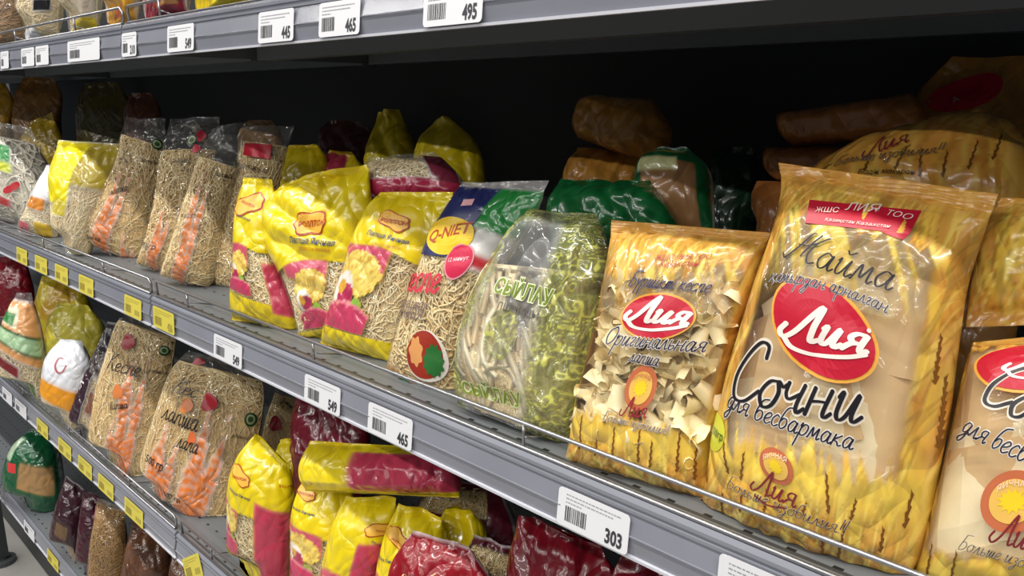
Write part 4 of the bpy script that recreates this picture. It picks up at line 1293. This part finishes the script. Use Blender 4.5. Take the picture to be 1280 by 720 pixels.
b.film(paint_bands([(-1, 1, 0, .45, (176, 44, 76), 1), (-1, 1, .0, .10, (226, 204, 30), 1), (.6, 1, .4, .9, (120, 40, 60), 1)], .05))
b.strands(160, PALE, v=(.2, .9), length=.035, curl=1.5)
yellow_bag('yellow noodle pack with a pointed crest in the shade, behind the lying magenta pack', [(528, 262), (520, 215), (522, 178), (545, 148)], [(604, 262), (604, 215), (596, 180), (560, 146)],
           at_y(566, 262, .27), 32, n=0, stand=ZM, paint=paint_yellow((.02, .05), None), yaw=20, tilt=12, crumple=.009, cs=26)
yellow_bag('dim yellow noodle pack crest farther left in the shade', [(462, 240), (460, 190), (472, 140)], [(520, 240), (520, 190), (496, 136)], at_y(490, 240, .34), 33, n=0, stand=ZM, paint=paint_yellow((.02, .05), None), yaw=20, tilt=8, crumple=.009, cs=26)

# ------------------------------------------------------------------ behind the scrollwork pack
b = Bag('pasta_bag', 'shiny dark green pack lying behind the scrollwork pack', None, [(690, 305), (685, 262), (700, 222)], [(852, 310), (842, 268), (812, 226)], at_y(765, 310, .12), seed=34, yaw=14, tilt=28, thick=.026, nu=50, nv=40, crumple=.007, cs=26, seal=(.02, .02))
b.film(paint_plain((8, 92, 44), (6, 70, 34), .5, 40))
b = Bag('pasta_bag', 'dark green pack with pale label and brown noodles, right of the shiny green one', None, [(800, 305), (792, 250), (800, 205), (822, 184)], [(894, 310), (892, 250), (886, 210), (858, 184)], at_y(846, 305, .17), seed=35, yaw=14, tilt=22, thick=.03, nu=44, nv=44, crumple=.004)
b.film(paint_bands([(-1, 1, 0, 1, (10, 84, 44), 1), (-.6, .75, .05, .62, (150, 110, 70), .9), (-.75, .35, .52, .66, (206, 206, 150), 1), (-.8, .6, .76, .92, (150, 150, 70), 1)], 1))
for i, (L, R, y, lb) in enumerate((([(722, 172), (717, 150), (728, 125), (752, 118)], [(812, 206), (834, 190), (838, 160), (815, 124)], .30, 'crumpled brown pack on top of the pair in the dark middle of the shelf'),
                                   ([(706, 240), (707, 210), (722, 184)], [(812, 245), (812, 215), (800, 190)], .295, 'brown pack under the crumpled one in the dark middle of the shelf'))):
    b = Bag('pasta_bag', lb, None, L, R, at_y(L[0][0] * .5 + R[0][0] * .5, R[0][1], y), seed=70 + i, yaw=18, tilt=6, stand=ZM if i == 1 else None, thick=.04, nu=54, nv=44, crumple=.011, cs=40, seal=(.02, .02), fat=(.35, .35))
    b.film(paint_plain((204, 146, 62), (176, 118, 46), .5, 30))

# ------------------------------------------------------------------ clear home-style noodle packs with orange ears
GK = 'clear noodle packs printed with orange grain ears'


def kespe(label, L, R, anchor, seed, ears, words=(), red=None, ring=None, n=520, fill=.80, **k):
    kw = dict(yaw=38, tilt=12, thick=.038, nu=44, nv=64, seal=(.02, .03), crumple=.004, cs=26, fold=.006, fat=(.45, .85)); kw.update(k)
    b = Bag('noodle_bag', label, GK, L, R, anchor, seed=seed, **kw)
    b.film(paint_kespe(ears), film_mat('crinkly_film', .55, 26, .10, .03))
    b.strands(n, STRAW, v=(.02, fill), length=.055, r=.0008, curl=1.0, depth=(.6, .98), bias=(1.7, .8))
    if red:
        for q, r, c in red: b.patch(q, r, r * 1.1, c, 'label_print', d=.0006, shape=lambda a: 1 + .12 * math.cos(3 * a))
    if ring:
        b.patch(ring, .0085, .0095, (30, 66, 34), 'round_mark', d=.0007); b.patch(ring, .0058, .0066, (150, 158, 120), 'round_mark_inner', d=.0010)
        b.patch(ring, .0036, .0040, (40, 76, 40), 'round_mark_core', d=.0013)
    for wd, p0, p1, kind in words:
        if kind == 's': b.script(wd, p0, p1, (34, 30, 30), w=.15, thin=.6, slant=.25)
        else: b.text(wd, p0, p1, (44, 40, 40), bold=.01, slant=.15, d=.0012)
    return b


kespe('first clear noodle pack with orange ears from the left on the middle shelf',
      [(94, 300), (104, 275), (128, 236), (147, 200), (152, 168), (160, 147)], [(182, 338), (190, 300), (200, 250), (206, 195), (208, 148)], base_px(135, 322, ZM, .10), 81, ((-.2, .62), (.5, .25)),
      (('К', (152, 203), (160, 203), 's'), ('лапша', (138, 244), (160, 238), 's'), ('500 гр', (110, 298), (126, 301), 't'), ('домашняя', (176, 200), (198, 206), 's')), ring=(196, 180), deck=ZM, ymin=.012)
kespe('second clear noodle pack with orange ears from the left on the middle shelf',
      [(168, 332), (184, 300), (196, 250), (200, 200), (212, 148)], [(224, 348), (238, 315), (252, 270), (268, 200), (275, 146)], base_px(198, 340, ZM, .055), 82, ((-.1, .55),),
      (('лапша', (216, 203), (237, 203), 's'), ('лапша', (225, 214), (236, 214), 't'), ('500 гр', (176, 306), (193, 312), 't')), ring=(240, 175), red=(((251, 170), .008, (190, 34, 60)), ((245, 186), .006, (200, 60, 80))), deck=ZM, ymin=.012)
kespe('third clear noodle pack with orange ears from the left on the middle shelf',
      [(198, 347), (214, 310), (232, 255), (246, 205), (262, 160)], [(258, 364), (272, 340), (284, 285), (297, 225), (305, 152)], base_px(232, 358, ZM, .05), 83, ((-.1, .75),),
      (('лапша', (268, 220), (290, 224), 's'), ('кеспе', (228, 272), (242, 272), 's'), ('500 гр', (208, 330), (220, 332), 't')), deck=ZM, ymin=.012)
kespe('clear noodle pack with a red top band beside the yellow packs',
      [(262, 360), (272, 315), (284, 262), (296, 205), (306, 158)], [(308, 380), (322, 345), (336, 285), (350, 225), (366, 156)], base_px(290, 364, ZM, .20), 84, ((-2, .3),),
      (('домашняя', (300, 208), (332, 216), 's'), ('500 гр', (270, 330), (280, 333), 't')), ring=(291, 203), deck=ZM, ymin=.012, fill=.9).poly([(304, 194), (338, 199), (340, 181), (306, 179)], (196, 36, 56), 'red_band', label='red band near the top')

# ------------------------------------------------------------------ middle shelf, far left
b = Bag('noodle_bag', 'clear pack of thick white noodles with a red ribbon print at the left picture edge', None, [(-48, 258), (-46, 200), (-30, 148)], [(58, 292), (66, 262), (62, 210), (40, 160)], base_px(14, 282, ZM, .15), seed=91, yaw=45, tilt=10, thick=.04, deck=ZM, ymin=.012)
b.film(paint_bands([(-1, .25, .62, .78, (34, 140, 60), .95), (-1, .3, .53, .62, (206, 214, 60), .95), (-1, .3, .2, .3, (196, 40, 48), .8), (-.9, .0, .05, .2, (236, 236, 232), .8)], .05))
b.strands(110, WHITE, v=(.03, .85), length=.09, r=.0022, curl=1.6, k=5)
b.patch((14, 235), .020, .0085, (190, 36, 46), 'ribbon_print', .7, shape=lambda a: .65 + .5 * abs(math.cos(a)))
b.text('е', (8, 156), (15, 155), (240, 240, 238), bold=.03)
b = Bag('noodle_bag', 'white-topped noodle pack with an orange spot, left of the shiny yellow-topped pack', None, [(17, 288), (32, 266), (44, 238), (58, 206)], [(72, 306), (74, 280), (76, 245), (82, 208)], base_px(42, 296, ZM, .05), seed=92, yaw=40, tilt=12, thick=.03, deck=ZM, ymin=.012)
b.film(paint_bands([(-1, 1, .58, 1, (228, 230, 236), 1), (-.6, .5, .44, .60, (222, 140, 50), .95), (-.9, -.2, .02, .22, (206, 96, 108), .9), (.1, .9, .05, .30, (216, 178, 34), .9)], .12))
b.strands(200, PALE, v=(.03, .6), length=.05)
b = Bag('noodle_bag', 'pale noodle pack with a shiny yellow top, left of the orange-ear packs', None, [(66, 312), (66, 270), (64, 215), (74, 175)], [(108, 330), (122, 285), (142, 230), (154, 180)], base_px(88, 322, ZM, .11), seed=93, yaw=42, tilt=10, thick=.036, deck=ZM, ymin=.012, crumple=.005)
b.film(paint_bands([(-1, .0, .45, 1, (238, 222, 20), 1), (-.05, 1, .60, 1, (190, 168, 40), .75), (-.6, .0, .36, .48, (226, 210, 40), .6)], .06))
b.strands(420, PALE, v=(.03, .9), length=.07, r=.0008, curl=.5, bias=(1.6, .3))
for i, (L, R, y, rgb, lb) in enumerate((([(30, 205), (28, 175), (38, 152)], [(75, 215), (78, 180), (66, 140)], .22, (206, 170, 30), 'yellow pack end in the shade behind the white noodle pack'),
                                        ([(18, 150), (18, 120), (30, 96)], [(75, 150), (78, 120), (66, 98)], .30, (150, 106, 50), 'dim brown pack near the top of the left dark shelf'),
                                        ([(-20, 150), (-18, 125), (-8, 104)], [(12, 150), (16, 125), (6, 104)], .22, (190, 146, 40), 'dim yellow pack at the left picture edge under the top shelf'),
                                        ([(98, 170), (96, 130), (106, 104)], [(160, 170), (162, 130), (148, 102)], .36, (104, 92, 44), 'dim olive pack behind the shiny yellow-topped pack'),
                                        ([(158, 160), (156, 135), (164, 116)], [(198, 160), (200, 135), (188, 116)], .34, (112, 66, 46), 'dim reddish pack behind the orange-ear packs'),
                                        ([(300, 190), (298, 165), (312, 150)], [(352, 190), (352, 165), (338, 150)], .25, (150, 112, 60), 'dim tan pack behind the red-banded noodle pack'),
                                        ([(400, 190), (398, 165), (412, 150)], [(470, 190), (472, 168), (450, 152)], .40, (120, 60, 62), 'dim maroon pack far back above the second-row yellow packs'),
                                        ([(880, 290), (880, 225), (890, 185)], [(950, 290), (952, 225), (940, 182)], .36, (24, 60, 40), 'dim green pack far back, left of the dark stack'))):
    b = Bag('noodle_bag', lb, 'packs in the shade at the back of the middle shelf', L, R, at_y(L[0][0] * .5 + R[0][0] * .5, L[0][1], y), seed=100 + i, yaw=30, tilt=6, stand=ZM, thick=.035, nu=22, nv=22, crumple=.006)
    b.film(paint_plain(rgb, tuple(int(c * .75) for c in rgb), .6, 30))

# ------------------------------------------------------------------ top shelf
GT = 'packs on the top shelf'
for i, (L, R, px, lb, paint, n, mt) in enumerate((
        ([(-14, 62), (-10, 20), (0, -50)], [(30, 54), (31, 10), (32, -55)], (8, 60), 'brown noodle pack at the upper left picture corner', paint_bands([(-1, -.5, 0, 1, (70, 50, 40), .7)], .05), 200, BROWN),
        ([(24, 55), (26, 10), (32, -60)], [(72, 46), (76, 0), (80, -65)], (48, 53), 'clear noodle pack with a black tag and white base on the top shelf', paint_bands([(-1, .2, .0, .18, (232, 232, 236), 1), (.35, .9, .35, .50, (30, 30, 34), 1)], .1), 200, PALE),
        ([(70, 45), (74, 0), (82, -65)], [(122, 36), (124, -10), (128, -70)], (96, 43), 'clear noodle pack with a yellow base on the top shelf', paint_bands([(-.5, 1, .0, .15, (226, 200, 30), .9), (.2, 1, .2, .7, (226, 214, 200), .6)], .1), 200, PALE),
        ([(116, 36), (118, 0), (124, -60)], [(172, 28), (172, -10), (172, -70)], (143, 34), 'orange yellow noodle pack on the top shelf', paint_bands([(-1, 1, 0, 1, (216, 156, 40), 1), (-.6, .4, .1, .3, (210, 110, 60), .8)], 1), 0, None),
        ([(166, 30), (168, -10), (172, -60)], [(234, 18), (234, -20), (234, -70)], (200, 26), 'maroon noodle pack on the top shelf', paint_bands([(-1, 1, 0, .7, (140, 24, 50), 1), (-.2, .9, .15, .4, (206, 150, 90), .9)], .8), 60, PALE),
        ([(230, 22), (232, -15), (236, -60)], [(336, 2), (338, -30), (338, -80)], (283, 14), 'yellow noodle pack on the top shelf, nearest to the camera', paint_plain((232, 206, 24), (216, 180, 18), .5, 20), 0, None))):
    b = Bag('noodle_bag', lb, GT, L, R, base_px(px[0], px[1] - 2, ZT, .06), seed=120 + i, yaw=35, tilt=5, thick=.035, nu=30, nv=36, crumple=.005, deck=ZT, ymin=.012)
    b.film(paint)
    if n: b.strands(n, mt, v=(.03, .9), length=.05)

# ------------------------------------------------------------------ lower shelf
kespe('narrow clear noodle pack with orange ears and red blot on the lower shelf',
      [(110, 590), (112, 545), (120, 490), (133, 445), (145, 405), (158, 392)], [(190, 618), (200, 570), (210, 505), (218, 440), (222, 404)], base_px(150, 600, ZL, .15), 141, ((.15, .72), (-.1, .4)),
      (('Кеспе', (134, 460), (174, 472), 's'), ('лапша', (137, 512), (160, 510), 's'), ('500 гр', (112, 565), (140, 576), 't'), ('домашняя', (185, 464), (214, 468), 's')), red=(((160, 427), .013, (150, 26, 38)), ((147, 490), .010, (222, 130, 70))), ring=(205, 438), deck=ZL, ymin=.012, n=620, fill=.85)
kespe('clear noodle pack with orange ears, widest on the lower shelf, left of the yellow packs',
      [(172, 604), (180, 562), (200, 500), (214, 462), (236, 438)], [(268, 668), (294, 652), (314, 590), (328, 525), (330, 486), (318, 456)], base_px(218, 640, ZL, .09), 142, ((.22, .62), (-.5, .5)),
      (('Кес', (216, 488), (244, 498), 's'), ('лапша', (202, 522), (246, 540), 's'), ('лапа', (220, 558), (246, 568), 's'), ('500 гр', (182, 576), (202, 590), 't'), ('500 гр', (206, 618), (226, 628), 't'), ('домашняя', (290, 545), (310, 550), 's')),
      red=(((262, 502), .014, (170, 30, 44)), ((233, 507), .010, (222, 130, 70)), ((248, 452), .010, (160, 30, 40)), ((240, 548), .007, (222, 110, 60))), ring=(313, 524), deck=ZL, ymin=.012, n=620, fill=.86, yaw=34)
kespe('small clear noodle pack with dark red print behind the yellow packs on the lower shelf', [(326, 560), (334, 522), (346, 484)], [(370, 600), (380, 545), (386, 494)], base_px(350, 600, ZL, .12), 143, ((-2, .3),),
      (('домашняя', (352, 502), (372, 516), 's'),), red=(((344, 530), .012, (150, 26, 40)),), deck=ZL, n=160, fill=.9)

GLO = 'yellow egg noodle packs'
yellow_bag('yellow noodle pack standing leftmost on the lower shelf with a magenta side panel',
           [(282, 716), (287, 655), (288, 605), (298, 570), (318, 543)], [(362, 748), (366, 690), (367, 625), (362, 580)], base_px(322, 738, ZL, .036), 151, logo=((300, 595), -.3, (289, 596), (311, 602)), t1=((288, 612), (313, 626)), t2=None,
           paint=paint_yellow((.16, .48), (-.98, -.35), panel=(.15, .98, .06, .60)), clear=(.16, .48), deck=ZL, ymin=.012, yaw=32, tilt=6, lr=(.019, .011)).text('РОЛ', (349, 609), (364, 609), BRD, 'logo_lettering', bold=.01)
yellow_bag('yellow noodle pack standing second from the left on the lower shelf', [(362, 770), (366, 700), (366, 650), (372, 618), (380, 600)], [(432, 800), (444, 720), (446, 660), (438, 606)], base_px(398, 778, ZL, .050), 152,
           logo=((380, 615), -.35, (367, 606), (396, 624)), t1=((366, 632), (394, 646)), paint=paint_yellow((.2, .56), (-.98, .3)), clear=(.2, .56), deck=ZL, ymin=.012, yaw=30, tilt=8, lr=(.021, .0115))
yellow_bag('yellow and dark red noodle pack lying across the top of the lower shelf row', [(382, 614), (376, 585), (386, 551)], [(575, 622), (574, 590), (552, 560)], at_y(478, 620, .075), 153, n=0,
           paint=paint_yellow((.0, .02), None, panel=(-.20, 1.2, .12, .86)), yaw=22, tilt=18, thick=.035, nu=60, nv=40, crumple=.005).strands(60, PALE, v=(.1, .95), x=(.0, .9), length=.04, core=False, depth=(1.05, 1.15))
yellow_bag('yellow noodle pack standing right of the second one, logo on its upper right', [(396, 800), (404, 720), (418, 655), (432, 620)], [(458, 815), (474, 730), (492, 665), (496, 622)], base_px(430, 812, ZL, .032), 154,
           logo=((478, 662), -.1, (466, 664), (490, 664)), t1=((463, 676), (486, 682)), paint=paint_yellow((.2, .42), (-.98, .1), panel=(.25, 1.0, .1, .62)), clear=(.2, .42), deck=ZL, ymin=.012, yaw=28, tilt=9, lr=(.020, .011))
yellow_bag('tilted yellow noodle pack with a green stripe, left of the red packs', [(458, 830), (470, 730), (484, 665), (500, 628)], [(560, 850), (560, 750), (560, 690), (552, 646)], base_px(505, 850, ZL, .040), 155,
           logo=((497, 672), -.6, (486, 672), (506, 688)), t1=((474, 688), (500, 706)), paint=paint_yellow((.2, .42), (-.98, .2)), clear=(.2, .42), deck=ZL, ymin=.012, yaw=26, tilt=10, lr=(.020, .011))
yellow_bag('small folded yellow noodle pack behind the red packs', [(536, 704), (545, 660), (560, 634)], [(606, 708), (606, 665), (590, 636)], at_y(572, 704, .13), 156, n=0, stand=ZL, paint=paint_yellow((.0, .02), None), yaw=22, tilt=10, crumple=.008)
yellow_bag('yellow noodle pack peeking out behind the leftmost yellow pack of the lower shelf', [(340, 620), (342, 580), (350, 550)], [(388, 620), (386, 575), (376, 546)], base_px(362, 660, ZL, .12), 157, n=0, stand=ZL,
           paint=paint_yellow((.0, .02), None), yaw=28, tilt=6, crumple=.007)
GR = 'red noodle packs'
for i, (L, R, an, lb, rgb, n, ang) in enumerate((
        ([(486, 760), (490, 705), (515, 664)], [(622, 790), (618, 735), (588, 684)], at_y(556, 770, .02), 'red noodle pack at the bottom centre in front of the yellow ones', (138, 10, 26), 70, 18),
        ([(566, 765), (572, 712), (594, 668)], [(664, 790), (662, 730), (640, 684)], at_y(616, 770, .10), 'dark magenta noodle pack with a straw-coloured window, between two red ones', (92, 12, 36), 130, 16),
        ([(634, 780), (636, 700), (650, 643)], [(780, 850), (776, 740), (750, 682)], at_y(706, 800, .06), 'large red noodle pack under the white 303 label', (116, 8, 26), 0, 14),
        ([(760, 800), (762, 730), (778, 690)], [(872, 860), (866, 780), (840, 712)], at_y(812, 820, .05), 'red noodle pack at the bottom, right of the large red one', (104, 8, 26), 0, 14),
        ([(518, 668), (522, 634), (540, 600)], [(648, 690), (642, 650), (620, 606)], at_y(582, 680, .18), 'dark noodle pack with magenta print lying far back above the red packs', (100, 26, 44), 120, 20),
        ([(366, 552), (366, 520), (372, 488)], [(462, 560), (460, 530), (446, 500)], at_y(414, 556, .2), 'dark red pack far back under the white 549 label', (118, 10, 36), 0, 20))):
    b = Bag('noodle_bag', lb, GR, L, R, an, seed=160 + i, yaw=ang, tilt=14, stand=ZL if i != 4 else None, thick=.032, nu=48, nv=48, crumple=.0065, cs=26, seal=(.02, .03))
    b.film(paint_plain(rgb, tuple(int(c * .8) for c in rgb), .5, 30) if n == 0 else paint_bands([(-1, 1, 0, 1, rgb, 1), ((-.5, .4, .12, .5) if i == 0 else (-.9, .7, .55, .9)) + ((20, 20, 20), .0)], 1))
    if n: b.strands(n, STRAW, v=(.08, .92), length=.04, curl=1.5)

# lower shelf, far left
GF = 'packs at the left end of the lower shelf'
b = Bag('noodle_bag', 'noodle pack with orange and green paper label at the left end of the lower shelf', GF, [(-4, 484), (-4, 440), (6, 400), (20, 366)], [(54, 522), (58, 480), (52, 420), (40, 366)], base_px(26, 506, ZL, .20), seed=181, yaw=45, tilt=8, thick=.04, deck=ZL, ymin=.012)
b.film(paint_bands([(-1, 1, .45, .92, (222, 160, 100), 1), (-1, 1, .52, .64, (170, 204, 160), 1), (-1, 1, .505, .525, (30, 80, 50), 1), (-1, 1, .635, .655, (30, 80, 50), 1), (-1, .1, .68, .85, (220, 214, 180), 1), (-.9, -.1, .70, .80, (50, 130, 60), 1),
                    (-1, .3, .30, .40, (120, 30, 36), .9), (-.4, .6, .10, .24, (80, 150, 60), .7)], .06))
b.strands(220, PALE, v=(.03, .5), length=.05)
b = Bag('noodle_bag', 'noodle pack with a white hood and an orange band on the lower shelf', GF, [(54, 522), (54, 480), (60, 445), (76, 424)], [(100, 555), (106, 510), (112, 455), (102, 426)], base_px(76, 540, ZL, .13), seed=182, yaw=42, tilt=8, thick=.035, deck=ZL, ymin=.012)
b.film(paint_bands([(-1, 1, .45, 1.1, (236, 238, 244), 1), (-1, 1, .27, .455, (228, 152, 34), 1)], .08))
b.strands(180, PALE, v=(.03, .35), length=.05)
b.script('с', (70, 470), (84, 462), (190, 100, 110), w=.1)
for i, (L, R, an, lb, paint, n) in enumerate((
        ([(-16, 420), (-14, 360), (-4, 322)], [(38, 430), (42, 370), (30, 318)], at_y(12, 420, .17), 'red pack at the left picture edge under the middle rail', paint_plain((140, 20, 34), (100, 14, 24), .5, 30), 0),
        ([(44, 440), (42, 395), (52, 345)], [(112, 440), (116, 395), (100, 350)], at_y(78, 440, .15), 'crumpled yellow pack behind the white-hooded one', paint_plain((214, 190, 40), (190, 120, 50), .5, 24), 0),
        ([(62, 450), (60, 405), (72, 378)], [(128, 450), (130, 410), (110, 382)], at_y(95, 450, .10), 'greenish yellow pack behind the white-hooded one', paint_plain((198, 186, 70), (170, 160, 40), .5, 24), 0),
        ([(84, 548), (94, 505), (118, 445), (134, 402)], [(122, 575), (132, 540), (146, 470), (158, 405)], base_px(106, 562, ZL, .12), 'dark purple noodle pack with white marks beside the orange-ear pack', paint_bands([(-1, -.1, 0, .8, (52, 26, 40), .95), (-1, 1, .62, 1, (40, 28, 36), .8), (.1, .6, .4, .55, (120, 30, 44), .6)], .08), 200))):
    b = Bag('noodle_bag', lb, GF, L, R, an, seed=190 + i, yaw=40, tilt=10, thick=.035, nu=36, nv=40, crumple=.007, deck=ZL, ymin=.012 if i == 3 else None, stand=ZL)
    b.film(paint)
    if n:
        b.strands(n, STRAW, v=(.03, .75), length=.05)
        b.text('ПК', (98, 492), (106, 478), (226, 222, 222), bold=.02)

# ------------------------------------------------------------------ lowest shelf
GB = 'packs on the lowest shelf'
b = Bag('pasta_bag', 'dark green pack with a tan window on the lowest shelf', GB, [(10, 628), (6, 590), (18, 555), (40, 536)], [(68, 654), (78, 615), (74, 570), (60, 542)], base_px(38, 642, ZB, .13), seed=201, yaw=45, tilt=6, thick=.05, deck=ZB, ymin=.012)
b.film(paint_bands([(-1, 1, 0, 1, (14, 84, 48), 1), (-.2, .9, .32, .58, (170, 132, 84), 1), (-.9, -.6, .55, .85, (180, 200, 170), .9)], 1))
b.poly([(10, 590), (20, 592), (20, 580), (10, 578)], (206, 60, 60), 'red_mark')
b = Bag('noodle_bag', 'dark purple noodle pack with an oval window, left of the pair on the lowest shelf', GB, [(60, 690), (68, 645), (82, 595)], [(94, 722), (104, 665), (106, 612)], base_px(78, 708, ZB, .13), seed=202, yaw=42, tilt=5, thick=.03, deck=ZB, ymin=.012)
b.film(paint_bands([(-1, 1, .28, 1, (54, 24, 34), 1), (-.4, .4, .4, .55, (120, 92, 60), .8)], .1)); b.strands(120, BROWN, v=(.03, .35), length=.04)
b = Bag('noodle_bag', 'dark purple noodle pack with a pink tag, right of the pair on the lowest shelf', GB, [(94, 722), (100, 665), (104, 612)], [(122, 745), (130, 680), (132, 625)], base_px(108, 734, ZB, .13), seed=203, yaw=42, tilt=5, thick=.03, deck=ZB, ymin=.012)
b.film(paint_plain((70, 22, 36), (44, 20, 30), .5, 30)); b.poly([(118, 646), (130, 650), (129, 636), (119, 632)], (220, 120, 130), 'tag_print')
b = Bag('noodle_bag', 'tall clear pack of brown noodles on the lowest shelf', GB, [(112, 745), (114, 690), (122, 622)], [(156, 770), (158, 700), (156, 635)], base_px(134, 760, ZB, .055), seed=204, yaw=40, tilt=4, thick=.035, deck=ZB, ymin=.012)
b.film(paint_plain((200, 170, 110), None, alpha=.05)); b.strands(500, BROWN, v=(.03, .95), length=.045, r=.0008)
for i, (L, R, px, lb) in enumerate((([(152, 770), (156, 710), (166, 650)], [(214, 800), (220, 720), (208, 672)], (182, 786), 'dark brown clear pack on the lowest shelf, left of the rightmost one'),
                                    ([(206, 800), (210, 740), (216, 684)], [(282, 840), (280, 760), (262, 700)], (244, 820), 'rightmost dark brown clear pack on the lowest shelf under the rail joint'))):
    b = Bag('noodle_bag', lb, GB, L, R, base_px(px[0], px[1], ZB, .06), seed=210 + i, yaw=38, tilt=6, thick=.04, deck=ZB, ymin=.012, crumple=.006)
    b.film(paint_plain((110, 66, 40), (70, 40, 28), .6, 24, .75)); b.strands(160, BROWN, v=(.03, .9), length=.05)
